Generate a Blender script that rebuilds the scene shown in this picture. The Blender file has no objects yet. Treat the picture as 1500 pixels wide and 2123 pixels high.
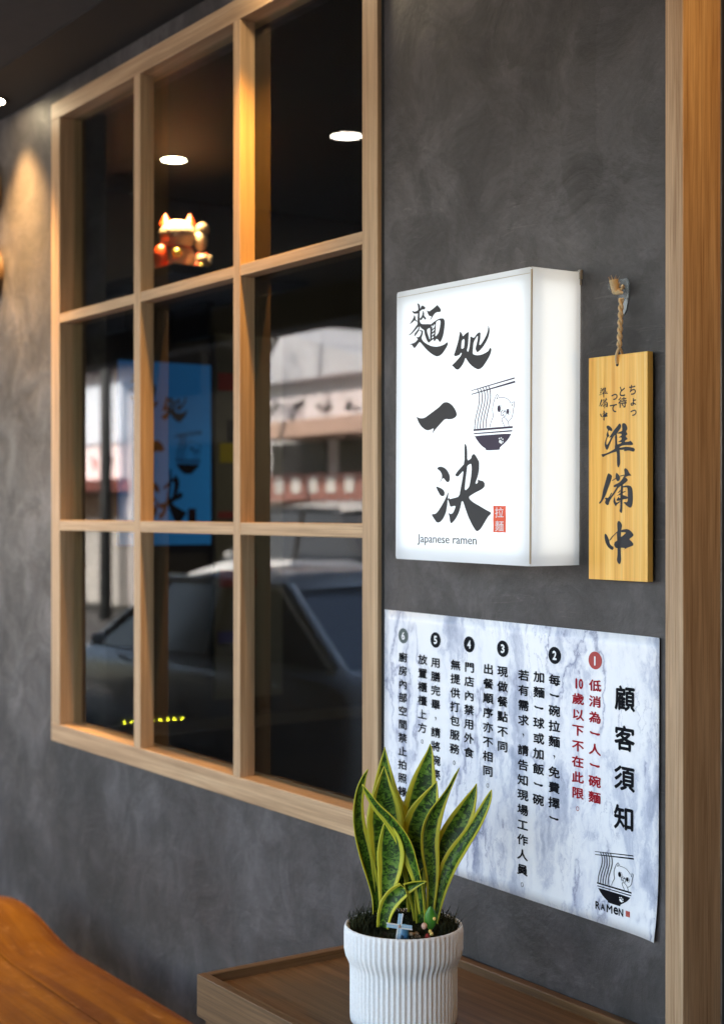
import bpy, bmesh, math, random
from mathutils import Vector, Matrix, noise
from mathutils.geometry import tessellate_polygon
R_ = math.radians
SC = bpy.context.scene
COL = SC.collection
random.seed(7)

# ------------------------------------------------------------------ camera
F_PX = 3125.0                                   # 50 mm lens on a 24 mm wide portrait frame
PHI = math.atan(2126 / F_PX)                    # angle between the view axis and the wall
SN, CS = math.sin(PHI), math.cos(PHI)
CAM = Vector((0.0, -1.757, 1.55))
cd = bpy.data.cameras.new('camera')
cd.sensor_fit = 'HORIZONTAL'; cd.sensor_width = 24.0; cd.lens = 50.0
cd.clip_start = 0.05; cd.clip_end = 800
cd.dof.use_dof = True; cd.dof.focus_distance = 2.52; cd.dof.aperture_fstop = 3.6
co = bpy.data.objects.new('camera', cd); COL.objects.link(co)
co.location = CAM; co.rotation_euler = (R_(90), 0, math.atan2(CS, SN))
SC.camera = co

# ------------------------------------------------------------------ sky, sun, exposure
SUN_EL, SUN_AZ = R_(48), R_(205)                # the sun stands behind the shop, over the roofs
W = bpy.data.worlds.new('World'); SC.world = W; W.use_nodes = True
nt = W.node_tree; nt.nodes.clear()
sky = nt.nodes.new('ShaderNodeTexSky'); sky.sky_type = 'NISHITA'; sky.sun_disc = False
sky.sun_elevation = SUN_EL; sky.air_density = 1.0; sky.dust_density = 2.5; sky.ozone_density = 1.0
bg = nt.nodes.new('ShaderNodeBackground'); bg.inputs['Strength'].default_value = 0.15
wo = nt.nodes.new('ShaderNodeOutputWorld')
nt.links.new(sky.outputs[0], bg.inputs[0]); nt.links.new(bg.outputs[0], wo.inputs[0])
sl = bpy.data.lights.new('sun', 'SUN'); sl.energy = 3.6; sl.angle = R_(0.5); sl.color = (1, .95, .88)
so = bpy.data.objects.new('sun', sl); COL.objects.link(so)
SUN_DIR = Vector((math.cos(SUN_EL) * 0.25, math.cos(SUN_EL) * 0.968, math.sin(SUN_EL)))   # towards the sun
so.rotation_euler = SUN_DIR.to_track_quat('Z', 'Y').to_euler(); so.location = (0, 6, 12)
sky.sun_rotation = math.atan2(SUN_DIR.x, SUN_DIR.y)
SC.view_settings.view_transform = 'Standard'; SC.view_settings.look = 'None'
SC.view_settings.gamma = 1; SC.view_settings.use_curve_mapping = False
SC.view_settings.exposure = 3.15
SC.view_settings.use_white_balance = True      # the camera's white balance, set for open shade
SC.view_settings.white_balance_temperature = 7350; SC.view_settings.white_balance_tint = 10
SC.render.engine = 'CYCLES'
SC.cycles.use_denoising = True
SC.cycles.max_bounces = 8; SC.cycles.diffuse_bounces = 4; SC.cycles.glossy_bounces = 4
SC.cycles.transparent_max_bounces = 12
SC.cycles.sample_clamp_indirect = 6.0
SC.cycles.caustics_reflective = False; SC.cycles.caustics_refractive = False

# ------------------------------------------------------------------ helpers
def ray(px, py):
    dx = (px - 750) / F_PX; dz = (1061 - py) / F_PX
    return Vector((-CS + dx * SN, SN + dx * CS, dz))
def onY(px, py, Y):                             # where that line of sight meets the plane y = Y
    v = ray(px, py); return CAM + v * ((Y - CAM.y) / v.y)
def onD(px, py, depth):
    return CAM + ray(px, py) * depth

def tag(o, label=None, cat=None, group=None, kind=None):
    if label: o['label'] = label
    if cat: o['category'] = cat
    if group: o['group'] = group
    if kind: o['kind'] = kind
    return o
BASE = {}
def thing(name, loc, label, cat, group=None):
    o = bpy.data.objects.new(name, None); COL.objects.link(o)
    o.location = loc; o.empty_display_size = .1
    BASE[o.name] = Vector(loc)
    return tag(o, label, cat, group)

class MB:
    """collects faces in world space; build() links them as one mesh object"""
    def __init__(s): s.v = []; s.f = []; s.m = []; s.uv = []
    def face(s, pts, mi=0, uv=None):
        n = len(s.v); s.v += [tuple(p) for p in pts]
        s.f.append(tuple(range(n, n + len(pts)))); s.m.append(mi)
        s.uv.append(uv or [(p[0], p[2]) for p in pts]); return s
    def box(s, x0, x1, y0, y1, z0, z1, grain=None, mi=0):
        P = [(x0,y0,z0),(x1,y0,z0),(x1,y1,z0),(x0,y1,z0),(x0,y0,z1),(x1,y0,z1),(x1,y1,z1),(x0,y1,z1)]
        off = random.random() * 9; o2 = random.random() * 9
        for q in ((0,3,2,1),(4,5,6,7),(0,1,5,4),(1,2,6,5),(2,3,7,6),(3,0,4,7)):
            pts = [P[i] for i in q]; uv = None
            if grain is not None:
                a = 'xyz'.index(grain); b = [i for i in range(3) if i != a]
                uv = [(p[a] + o2, p[b[0]] + p[b[1]] + off) for p in pts]
            s.face(pts, mi, uv)
        return s
    def grid(s, rows, mi=0, close=False, uvs=None):
        """rows: lists of points of equal length"""
        n = len(s.v); k = len(rows[0])
        for r in rows: s.v += [tuple(p) for p in r]
        for i in range(len(rows) - 1):
            for j in range(k if close else k - 1):
                j2 = (j + 1) % k
                s.f.append((n+i*k+j, n+i*k+j2, n+(i+1)*k+j2, n+(i+1)*k+j)); s.m.append(mi)
                if uvs: s.uv.append([uvs[i][j], uvs[i][j2], uvs[i+1][j2], uvs[i+1][j]])
                else: s.uv.append([(j/k, i), ((j+1)/k, i), ((j+1)/k, i+1), (j/k, i+1)])
        return s
    def tube(s, path, rad, n=8, mi=0, caps=True):
        path = [Vector(p) for p in path]; rows = []
        if not isinstance(rad, (list, tuple)): rad = [rad] * len(path)
        for i, p in enumerate(path):
            t = (path[min(i+1, len(path)-1)] - path[max(i-1, 0)]).normalized()
            a = t.orthogonal().normalized() if i == 0 else (a - t * a.dot(t)).normalized()
            b = t.cross(a)
            rows.append([p + (a * math.cos(2*math.pi*j/n) + b * math.sin(2*math.pi*j/n)) * rad[i] for j in range(n)])
        s.grid(rows, mi, True)
        if caps: s.face(rows[0][::-1], mi); s.face(rows[-1], mi)
        return s
    def lathe(s, prof, c, n=48, mi=0, axis='z', capb=False, capt=False, wob=None):
        rows = []
        for (r, h) in prof:
            row = []
            for j in range(n):
                a = 2*math.pi*j/n; rr = r + (wob(a, r, h) if wob else 0)
                u, v = rr*math.cos(a), rr*math.sin(a)
                row.append({'z': (c[0]+u, c[1]+v, c[2]+h), 'y': (c[0]+u, c[1]+h, c[2]+v), 'x': (c[0]+h, c[1]+u, c[2]+v)}[axis])
            rows.append(row)
        s.grid(rows, mi, True)
        if capb: s.face(rows[0][::-1], mi)
        if capt: s.face(rows[-1], mi)
        return s
    def ball(s, c, r, sc=(1,1,1), n=16, mi=0):
        rows = []
        for i in range(n//2 + 1):
            t = math.pi * i / (n//2)
            rr = max(math.sin(t), .002)
            rows.append([(c[0]+r*sc[0]*rr*math.cos(2*math.pi*j/n), c[1]+r*sc[1]*rr*math.sin(2*math.pi*j/n), c[2]+r*sc[2]*math.cos(t)) for j in range(n)])
        return s.grid(rows[::-1], mi, True)
    def prism(s, poly, y0, y1, mi=0):
        """poly in (x, z), pushed from y0 to y1"""
        tri = tessellate_polygon([[Vector((p[0], p[1], 0)) for p in poly]])
        for t in tri:
            s.face([(poly[i][0], y0, poly[i][1]) for i in t], mi); s.face([(poly[i][0], y1, poly[i][1]) for i in reversed(t)], mi)
        for i in range(len(poly)):
            a, b = poly[i], poly[(i+1) % len(poly)]
            s.face([(a[0],y0,a[1]),(b[0],y0,b[1]),(b[0],y1,b[1]),(a[0],y1,a[1])], mi)
        return s
    def rot(s, c, ang, axis='Y', i0=0):
        M = Matrix.Rotation(ang, 4, axis); c = Vector(c)
        for i in range(i0, len(s.v)): s.v[i] = tuple(M @ (Vector(s.v[i]) - c) + c)
        return s
    def build(s, name, mats, parent=None, smooth=False, bevel=0, loc=None, weld=True, subsurf=0):
        base = Vector((0, 0, 0))
        if parent is not None: base = BASE[parent.name]
        elif loc is not None: base = Vector(loc)
        me = bpy.data.meshes.new(name)
        me.from_pydata([tuple(Vector(p) - base) for p in s.v], [], s.f)
        mats = mats if isinstance(mats, (list, tuple)) else [mats]
        for m in mats: me.materials.append(m)
        ul = me.uv_layers.new(name='UVMap'); k = 0
        for fi, p in enumerate(me.polygons):
            p.material_index = s.m[fi]; p.use_smooth = smooth
            for li, uv in zip(p.loop_indices, s.uv[fi]): ul.data[li].uv = uv
        bm = bmesh.new(); bm.from_mesh(me)
        if weld: bmesh.ops.remove_doubles(bm, verts=bm.verts, dist=1e-6)
        if weld: bmesh.ops.recalc_face_normals(bm, faces=bm.faces)
        bm.to_mesh(me); bm.free()
        o = bpy.data.objects.new(name, me); COL.objects.link(o)
        if parent is not None: o.parent = parent
        elif loc is not None: o.location = base
        BASE[o.name] = base
        if bevel:
            b = o.modifiers.new('bevel', 'BEVEL'); b.width = bevel; b.segments = 2; b.limit_method = 'ANGLE'; b.angle_limit = R_(40)
        if subsurf:
            b = o.modifiers.new('subsurf', 'SUBSURF'); b.levels = b.render_levels = subsurf
        return o
def children(o): return [c for c in bpy.data.objects if c.parent == o]
def copy_tree(o, loc=None, label=None, parent=None):
    c = o.copy(); COL.objects.link(c)
    if parent is not None: c.parent = parent
    if loc is not None: c.location = loc
    if label: c['label'] = label
    for ch in children(o): copy_tree(ch, parent=c)
    return c

# ------------------------------------------------------------------ materials
def mat(name): 
    m = bpy.data.materials.new(name); m.use_nodes = True
    return m, m.node_tree, m.node_tree.nodes['Principled BSDF']
def N(t, kind, **kw):
    n = t.nodes.new('ShaderNode' + kind)
    for k, v in kw.items():
        if k in n.inputs: n.inputs[k].default_value = v
        else: setattr(n, k, v)
    return n
def ramp(t, src, stops):
    r = t.nodes.new('ShaderNodeValToRGB'); e = r.color_ramp.elements
    while len(e) < len(stops): e.new(.5)
    for i, (p, c) in enumerate(stops):
        e[i].position = p; e[i].color = (*c, 1) if len(c) == 3 else c
    t.links.new(src, r.inputs[0]); return r
def mix(t, fac, a, b, blend='MIX'):
    n = t.nodes.new('ShaderNodeMix'); n.data_type = 'RGBA'; n.blend_type = blend
    for s_, i in ((fac, 0), (a, 6), (b, 7)):
        if hasattr(s_, 'is_output') or isinstance(s_, bpy.types.NodeSocket): t.links.new(s_, n.inputs[i])
        else: n.inputs[i].default_value = s_ if i == 0 else (*s_, 1)
    return n.outputs[2]
def math_(t, op, a, b=None):
    n = t.nodes.new('ShaderNodeMath'); n.operation = op
    for i, s_ in enumerate((a, b)):
        if s_ is None: continue
        if isinstance(s_, bpy.types.NodeSocket): t.links.new(s_, n.inputs[i])
        else: n.inputs[i].default_value = s_
    return n.outputs[0]
def mapping(t, coord='Object', scale=(1,1,1), rot=(0,0,0), loc=(0,0,0)):
    tc = t.nodes.new('ShaderNodeTexCoord'); mp = t.nodes.new('ShaderNodeMapping')
    mp.inputs['Scale'].default_value = scale; mp.inputs['Rotation'].default_value = rot; mp.inputs['Location'].default_value = loc
    t.links.new(tc.outputs[coord], mp.inputs[0]); return mp.outputs[0]
def geo_map(t, scale=(1,1,1), rot=(0,0,0)):
    g = t.nodes.new('ShaderNodeNewGeometry'); mp = t.nodes.new('ShaderNodeMapping')
    mp.inputs['Scale'].default_value = scale; mp.inputs['Rotation'].default_value = rot
    t.links.new(g.outputs['Position'], mp.inputs[0]); return mp.outputs[0]
def noise_(t, vec, scale, detail=4, rough=.55, dist=0):
    n = N(t, 'TexNoise', Scale=scale, Detail=detail, Roughness=rough, Distortion=dist)
    t.links.new(vec, n.inputs['Vector']); return n.outputs['Fac']
def bump(t, b, h, strength=.2, dist=.01, prev=None):
    n = N(t, 'Bump', Strength=strength, Distance=dist); t.links.new(h, n.inputs['Height'])
    if prev: t.links.new(prev, n.inputs['Normal'])
    t.links.new(n.outputs[0], b.inputs['Normal']); return n.outputs[0]
def plain(name, col, rough=.5, spec=.5, metal=0, var=0, vscale=20, coat=0):
    m, t, b = mat(name)
    b.inputs['Roughness'].default_value = rough; b.inputs['Specular IOR Level'].default_value = spec
    b.inputs['Metallic'].default_value = metal; b.inputs['Coat Weight'].default_value = coat
    v = geo_map(t); f = noise_(t, v, vscale, 5)
    k = max(var, .06)
    r = ramp(t, f, [(.3, tuple(c*(1-k) for c in col)), (.7, tuple(min(1, c*(1+k)) for c in col))])
    t.links.new(r.outputs[0], b.inputs['Base Color'])
    return m
def emit(name, col, s):
    m, t, b = mat(name); b.inputs['Base Color'].default_value = (*col, 1)
    b.inputs['Emission Color'].default_value = (*col, 1); b.inputs['Emission Strength'].default_value = s; return m
def wood(name, c0, c1, c2, rough=.5, fine=230, wide=26, stretch=1.6, spec=.35, coat=0, bmp=.12, pores=.5, streak=.85):
    """grain runs along the U of the UV map (metres)"""
    m, t, b = mat(name)
    uv = mapping(t, 'UV', (stretch, wide, 1)); broad = noise_(t, uv, 1, 4, .6, .9)
    uv2 = mapping(t, 'UV', (stretch * 3, fine, 1)); fin = noise_(t, uv2, 1, 5, .65, .2)
    uv3 = mapping(t, 'UV', (5, 900, 1)); pore = noise_(t, uv3, 1, 2, .5)
    col = ramp(t, broad, [(.28, c0), (.5, c1), (.74, c2)]).outputs[0]
    f2 = ramp(t, fin, [(.3, (.64, .61, .58)), (.62, (1.08, 1.08, 1.08))]).outputs[0]
    col = mix(t, streak, col, f2, 'MULTIPLY')
    p2 = ramp(t, pore, [(.36, (.62, .58, .52)), (.46, (1, 1, 1))]).outputs[0]
    col = mix(t, pores, col, p2, 'MULTIPLY')
    t.links.new(col, b.inputs['Base Color'])
    b.inputs['Roughness'].default_value = rough; b.inputs['Specular IOR Level'].default_value = spec
    b.inputs['Coat Weight'].default_value = coat; b.inputs['Coat Roughness'].default_value = .25
    bump(t, b, fin, bmp, .002)
    return m
M = {}
M['oak'] = wood('oak_frame', (.345,.210,.115), (.495,.320,.184), (.585,.405,.247), wide=34, stretch=1.1)
M['post'] = wood('oak_post', (.31,.18,.095), (.45,.29,.17), (.53,.37,.235), fine=300, wide=60, stretch=2.2)
M['pine'] = wood('pine_board', (.70,.30,.040), (.93,.50,.105), (.97,.64,.22), wide=48, stretch=1.1, fine=200, rough=.42, bmp=.05, pores=.12, streak=.4)
M['table'] = wood('walnut_table', (.085,.043,.017), (.145,.076,.032), (.21,.115,.055), fine=420, wide=60, stretch=1.5, rough=.45)
M['bench'] = wood('orange_bench', (.10,.030,.001), (.165,.060,.002), (.23,.095,.004), wide=22, stretch=1.4, rough=.5, spec=.2)

def scuff(m):
    t = m.node_tree; b = t.nodes['Principled BSDF']; src = b.inputs['Base Color'].links[0].from_socket
    f = noise_(t, geo_map(t, (1.0, 2.4, 1)), 13, 6, .6, .4)
    k = ramp(t, f, [(.60, (0,0,0)), (.72, (.45,.45,.45))]).outputs[0]
    t.links.new(mix(t, k, src, (.36,.19,.075)), b.inputs['Base Color'])
    r = ramp(t, noise_(t, geo_map(t), 9, 5), [(.3, (.34,)*3), (.7, (.6,)*3)]).outputs[0]; t.links.new(r, b.inputs['Roughness'])
scuff(M['bench'])
def plaster():
    m, t, b = mat('grey_plaster')
    v = geo_map(t)
    big = noise_(t, v, 1.15, 6, .55, .2)
    patch = noise_(t, v, 2.9, 11, .62, .45)                       # cloudy patches with ragged edges
    patch2 = noise_(t, geo_map(t, (1, 1, 1), (0, R_(47), 0)), 6.3, 9, .66, .7)
    w = N(t, 'TexNoise', Scale=4.5, Detail=6); t.links.new(v, w.inputs['Vector'])
    ad = t.nodes.new('ShaderNodeVectorMath'); ad.operation = 'MULTIPLY_ADD'
    t.links.new(w.outputs['Color'], ad.inputs[0]); ad.inputs[1].default_value = (.34, .34, .34); t.links.new(geo_map(t, (1.7, 1, .75), (0, R_(38), 0)), ad.inputs[2])
    vor = N(t, 'TexVoronoi', Scale=6.0, feature='F1'); t.links.new(ad.outputs[0], vor.inputs['Vector'])
    sp = t.nodes.new('ShaderNodeSeparateColor'); t.links.new(vor.outputs['Color'], sp.inputs[0])
    fine = noise_(t, v, 95, 8, .75)
    pits = noise_(t, v, 210, 3, .5)
    c = ramp(t, big, [(.30, (.037,.032,.0305)), (.5, (.047,.0418,.0405)), (.70, (.059,.054,.0535))]).outputs[0]
    c = mix(t, 1, c, ramp(t, patch, [(.33, (.60,.57,.55)), (.45, (.90,.88,.87)), (.53, (1.0,1.0,1.0)), (.555, (1.28,1.28,1.29)), (.70, (1.55,1.54,1.56))]).outputs[0], 'MULTIPLY')
    c = mix(t, .9, c, ramp(t, patch2, [(.34, (.72,.71,.70)), (.49, (1,1,1)), (.53, (1.20,1.20,1.22)), (.66, (1.42,1.42,1.46))]).outputs[0], 'MULTIPLY')
    c = mix(t, .8, c, ramp(t, sp.outputs[0], [(.0, (.82,.81,.80)), (1, (1.20,1.20,1.22))]).outputs[0], 'MULTIPLY')
    c = mix(t, 1, c, ramp(t, fine, [(.32, (.88,.88,.88)), (.68, (1.12,1.12,1.12))]).outputs[0], 'MULTIPLY')
    c = mix(t, 1, c, ramp(t, pits, [(.24, (.62,.61,.60)), (.30, (1,1,1))]).outputs[0], 'MULTIPLY')
    # hairline scratches of the trowel, only here and there
    for ang, sc_, lo in ((-24, 1.7, .53), (52, 2.3, .56)):
        ln = noise_(t, geo_map(t, (1.6, 1.6, 26), (0, R_(ang), 0)), sc_, 3, .4, 1.1)
        hair = ramp(t, ln, [(.488, (1,1,1)), (.5, (1.75,1.73,1.70)), (.508, (.80,.80,.80)), (.518, (1,1,1))]).outputs[0]
        msk = ramp(t, noise_(t, v, 3.3 + sc_, 3), [(lo, (0,0,0)), (lo+.07, (1,1,1))]).outputs[0]
        c = mix(t, msk, c, mix(t, .8, c, hair, 'MULTIPLY'))
    t.links.new(c, b.inputs['Base Color'])
    rg = ramp(t, patch2, [(.3, (.66,)*3), (.7, (.43,)*3)]).outputs[0]; t.links.new(rg, b.inputs['Roughness'])
    b.inputs['Specular IOR Level'].default_value = .42
    n1 = bump(t, b, patch2, .55, .008); n2 = bump(t, b, patch, .55, .010, n1); n3 = bump(t, b, vor.outputs['Distance'], .15, .005, n2); bump(t, b, fine, .35, .0016, n3)
    return m
M['plaster'] = plaster()
M['black'] = plain('black_paint', (.012,.011,.011), .6)
M['ceiling'] = plain('dark_ceiling_paint', (.055,.055,.058), .8)
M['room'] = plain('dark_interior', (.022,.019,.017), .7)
M['void'] = plain('dark_gap', (.01,.01,.01), .8)
M['ink'] = plain('black_ink', (.028,.028,.03), .55, .3)
M['carve'] = plain('painted_carving', (.012,.013,.018), .5, .3)
M['poster_ink'] = plain('poster_ink', (.004,.005,.008), .65, .08)
M['purple'] = plain('dark_purple_ink', (.035,.022,.05), .5, .3)
M['red_ink'] = plain('red_ink', (.32,.008,.018), .65, .1)
M['badge_red'] = plain('badge_red', (.40,.025,.022), .5)
M['badge_black'] = plain('badge_black', (.005,.007,.011), .6, .08)
M['badge_green'] = plain('badge_grey_green', (.055,.085,.085), .5)
M['seal'] = plain('seal_orange_red', (.85,.07,.012), .5)
M['white_ink'] = plain('white_ink', (.82,.82,.84), .5)
M['white'] = plain('white_gloss', (.78,.78,.77), .3)

def glass(name, tint=(.86,.9,.88), ior=1.62):
    m, t, b = mat(name); t.nodes.remove(b)
    out = t.nodes['Material Output']
    tr = N(t, 'BsdfTransparent'); tr.inputs[0].default_value = (*tint, 1)
    gl = N(t, 'BsdfGlossy'); gl.inputs['Roughness'].default_value = .004
    fr = N(t, 'Fresnel', IOR=ior); mx = N(t, 'MixShader'); g = N(t, 'NewGeometry')
    inv = math_(t, 'SUBTRACT', 1.0, g.outputs['Backfacing']); fac = math_(t, 'MULTIPLY', fr.outputs[0], inv)
    t.links.new(fac, mx.inputs[0]); t.links.new(tr.outputs[0], mx.inputs[1]); t.links.new(gl.outputs[0], mx.inputs[2])
    t.links.new(mx.outputs[0], out.inputs[0]); return m
M['glass'] = glass('window_glass')
def clear_plastic():
    m, t, b = mat('clear_plastic'); b.inputs['Base Color'].default_value = (.55,.57,.58,1); b.inputs['Roughness'].default_value = .12; b.inputs['Specular IOR Level'].default_value = .9
    tr = N(t, 'BsdfTransparent'); tr.inputs[0].default_value = (.96,.97,.97,1); mx = N(t, 'MixShader'); lw = N(t, 'LayerWeight', Blend=.45)
    t.links.new(ramp(t, lw.outputs['Facing'], [(0, (.05,)*3), (1, (.50,)*3)]).outputs[0], mx.inputs[0]); t.links.new(tr.outputs[0], mx.inputs[1]); t.links.new(b.outputs[0], mx.inputs[2]); t.links.new(mx.outputs[0], t.nodes['Material Output'].inputs[0]); return m
M['plastic'] = clear_plastic()

def acrylic():
    m, t, b = mat('opal_acrylic'); out = t.nodes['Material Output']
    b.inputs['Base Color'].default_value = (.62,.64,.66, 1); b.inputs['Roughness'].default_value = .25
    tl = N(t, 'BsdfTranslucent'); tl.inputs[0].default_value = (.80,.86,.93, 1)
    mx = N(t, 'MixShader'); mx.inputs[0].default_value = .62
    t.links.new(b.outputs[0], mx.inputs[1]); t.links.new(tl.outputs[0], mx.inputs[2]); t.links.new(mx.outputs[0], out.inputs[0])
    return m
M['acrylic'] = acrylic()
M['led'] = emit('led_panel', (.93,.97,1.0), .148)

def marble():
    m, t, b = mat('marble_print')
    vs = geo_map(t, (2.1, 1, .60), (0, R_(-52), 0)); v = geo_map(t)
    w = N(t, 'TexNoise', Scale=5.0, Detail=7, Roughness=.6); t.links.new(v, w.inputs['Vector'])
    ad = t.nodes.new('ShaderNodeVectorMath'); ad.operation = 'MULTIPLY_ADD'
    t.links.new(w.outputs['Color'], ad.inputs[0]); ad.inputs[1].default_value = (.20,.20,.20); t.links.new(vs, ad.inputs[2])
    cloud = noise_(t, ad.outputs[0], 6.5, 9, .66)
    n1 = noise_(t, ad.outputs[0], 5.0, 5, .5); r1 = math_(t, 'ABSOLUTE', math_(t, 'SUBTRACT', n1, .5))
    n2 = noise_(t, ad.outputs[0], 10, 6, .55); r2 = math_(t, 'ABSOLUTE', math_(t, 'SUBTRACT', n2, .51))
    c = ramp(t, cloud, [(.31, (.34,.38,.49)), (.405, (.56,.59,.69)), (.46, (.77,.785,.84)), (.52, (.84,.85,.885)), (.62, (.86,.865,.90))]).outputs[0]
    v1 = ramp(t, r1, [(0, (.34,.36,.46)), (.006, (.58,.60,.70)), (.020, (.88,.89,.93)), (.05, (1,1,1))]).outputs[0]
    msk = ramp(t, noise_(t, v, 5.5, 4), [(.46, (0,0,0)), (.54, (1,1,1))]).outputs[0]
    c = mix(t, msk, c, mix(t, 1, c, v1, 'MULTIPLY'))
    v2 = ramp(t, r2, [(0, (.60,.62,.70)), (.010, (.94,.94,.96)), (.022, (1,1,1))]).outputs[0]
    msk2 = ramp(t, noise_(t, v, 8.0, 3), [(.48, (0,0,0)), (.58, (1,1,1))]).outputs[0]
    c = mix(t, msk2, c, mix(t, .9, c, v2, 'MULTIPLY'))
    t.links.new(c, b.inputs['Base Color']); b.inputs['Roughness'].default_value = .30
    return m
M['marble'] = marble()

# ------------------------------------------------------------------ lettering helpers
def chaikin(p, it=1):
    for _ in range(it):
        q = []
        for i in range(len(p)):
            a, b = p[i], p[(i+1) % len(p)]
            q += [(a[0]*.8+b[0]*.2, a[1]*.8+b[1]*.2), (a[0]*.2+b[0]*.8, a[1]*.2+b[1]*.8)]
        p = q
    return p
def add_poly(mb, loops, fn, mi=0, smooth=1, th=.0004):
    """loops[0] outline, the rest holes; fn maps a 2D point to 3D; th lifts nothing, only gives an edge"""
    loops = [chaikin(l, smooth) if smooth else l for l in loops]
    flat = [p for l in loops for p in l]
    for t in tessellate_polygon([[Vector((p[0], p[1], 0)) for p in l] for l in loops]):
        mb.face([fn(flat[i]) for i in t], mi)
def line_poly(pts, w):
    pts = [Vector(p) for p in pts]; L, Rr = [], []
    for i, p in enumerate(pts):
        t = (pts[min(i+1, len(pts)-1)] - pts[max(i-1, 0)]).normalized(); n = Vector((-t.y, t.x))
        ww = w[i] if isinstance(w, (list, tuple)) else w
        L.append(p + n*ww/2); Rr.append(p - n*ww/2)
    return L, Rr
def smooth_line(pts, it=2):
    for _ in range(it):
        q = [pts[0]]
        for a, b in zip(pts, pts[1:]): q += [(a[0]*.75+b[0]*.25, a[1]*.75+b[1]*.25), (a[0]*.25+b[0]*.75, a[1]*.25+b[1]*.75)]
        pts = q + [pts[-1]]
    return pts
def add_line(mb, pts, w, fn, mi=0, it=2):
    L, Rr = line_poly(smooth_line(pts, it) if it else pts, w)
    for i in range(len(L)-1): mb.face([fn(L[i]), fn(L[i+1]), fn(Rr[i+1]), fn(Rr[i])], mi)
def ell(cx, cy, rx, ry, n=20): return [(cx+rx*math.cos(2*math.pi*i/n), cy+ry*math.sin(2*math.pi*i/n)) for i in range(n)]
def crop(x0, y0, s, Y):                          # traced outlines: enlarged-crop units -> the flat face at y = Y
    def fn(p):
        return onY(x0 + p[0]/s, y0 + p[1]/s, Y)
    return fn
_G = {}
def glyph(ch, off=0.0, shear=0):
    k = (ch, off)
    if k not in _G:
        c = bpy.data.curves.new('glyph', 'FONT'); c.body = ch; c.size = 1; c.offset = off; c.resolution_u = 3
        o = bpy.data.objects.new('glyph', c); COL.objects.link(o)
        dg = bpy.context.evaluated_depsgraph_get(); me = o.evaluated_get(dg).to_mesh()
        vs = [(v.co.x, v.co.y) for v in me.vertices]; fs = [tuple(p.vertices) for p in me.polygons]
        o.evaluated_get(dg).to_mesh_clear()
        bpy.data.objects.remove(o); bpy.data.curves.remove(c)
        _G[k] = (vs, fs)
    return _G[k]
def put_glyph(mb, ch, c, w, h, mi=0, off=.012, em=True, rot=0):
    """centre the character on c; em: w, h are the sizes of its square, else of its ink; off: how much bolder (em)"""
    vs, fs = glyph(ch, 0.0)
    if not vs: return
    xs = [v[0] for v in vs]; ys = [v[1] for v in vs]
    if em: cx, cy, sx, sy = .5, .38, w, h
    else: cx, cy, sx, sy = (min(xs)+max(xs))/2, (min(ys)+max(ys))/2, w/(max(xs)-min(xs)), h/(max(ys)-min(ys))
    cr, sr = math.cos(rot), math.sin(rot)
    sh_ = [(0, 0)] if off < .004 else [(-off, 0), (off, 0), (0, off*1.2), (0, -off*1.2)]
    for k_, (ox, oy) in enumerate(sh_):
        ly = -.00004*k_
        for f in fs:
            pts = []
            for i in f:
                x, z = (vs[i][0]-cx+ox)*sx, (vs[i][1]-cy+oy)*sy
                pts.append((c[0]+x*cr-z*sr, c[1]+ly, c[2]+x*sr+z*cr))
            mb.face(pts, mi)


# ================================================================== the setting
MB().box(-60, 40, -2.75, 9, -.12, 0).build('pavement', plain('paving', (.20,.19,.18), .7, var=.15, vscale=4)).__setitem__('kind', 'structure')
MB().box(-90, 60, -9.0, -2.75, -.30, -.15).build('road', plain('asphalt', (.05,.05,.052), .8, var=.3, vscale=30)).__setitem__('kind', 'structure')
MB().box(-90, 60, -40, -9.0, -.14, 0).build('far_pavement', plain('far_paving', (.30,.29,.28), .7, var=.15, vscale=3)).__setitem__('kind', 'structure')
MB().box(-400, 400, -400, 400, -.60, -.40).build('ground', plain('ground_dirt', (.15,.14,.12), .9, var=.2, vscale=.5)).__setitem__('kind', 'structure')

# ------------------------------------------------------------------ shop wall with the window opening
WX0, WX1, WZ0, WZ1 = -4.197, -2.5095, .876, 2.754
CEIL = 2.803
wall = MB()
wall.box(-13, WX0 + .01, 0, .16, 0, CEIL)
wall.box(WX1 - .008, -1.690, 0, .16, 0, CEIL)
wall.box(WX0 + .01, WX1 - .008, 0, .16, 0, WZ0 + .01)
wall.box(WX0 + .01, WX1 - .008, 0, .16, WZ1 - .01, CEIL)
tag(wall.build('plaster_wall', M['plaster'], weld=False), 'dark grey trowelled plaster shop wall around the lattice window', 'wall')
rw = MB().box(-.55, 6, 0, .16, 0, CEIL)
tag(rw.build('plaster_wall', M['plaster']), 'grey plaster wall on the far side of the doorway beside the oak post', 'wall')

# ceiling of the arcade, with a black soffit strip along the wall
ce = thing('arcade_ceiling', (-3, -1.3, CEIL), 'dark grey arcade ceiling with a black soffit strip along the wall', 'ceiling')
MB().box(-13, 6, -2.75, -.205, CEIL + .004, CEIL + .3).build('ceiling_panel', M['ceiling'], ce)
MB().box(-13, 6, -.205, .16, CEIL, CEIL + .3).build('soffit', M['black'], ce)
MB().box(-13, 6, -2.95, -2.75, 2.62, CEIL + .3).build('fascia_beam', M['ceiling'], ce)
up = thing('upper_storey', (-3, 2, 3.1), 'upper storey of the shop building above the arcade', 'building')
MB().box(-13, 6, -2.95, 6, 3.104, 5.6).build('wall', plain('tile_facade', (.32,.31,.29), .7, var=.1, vscale=3), up)

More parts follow.
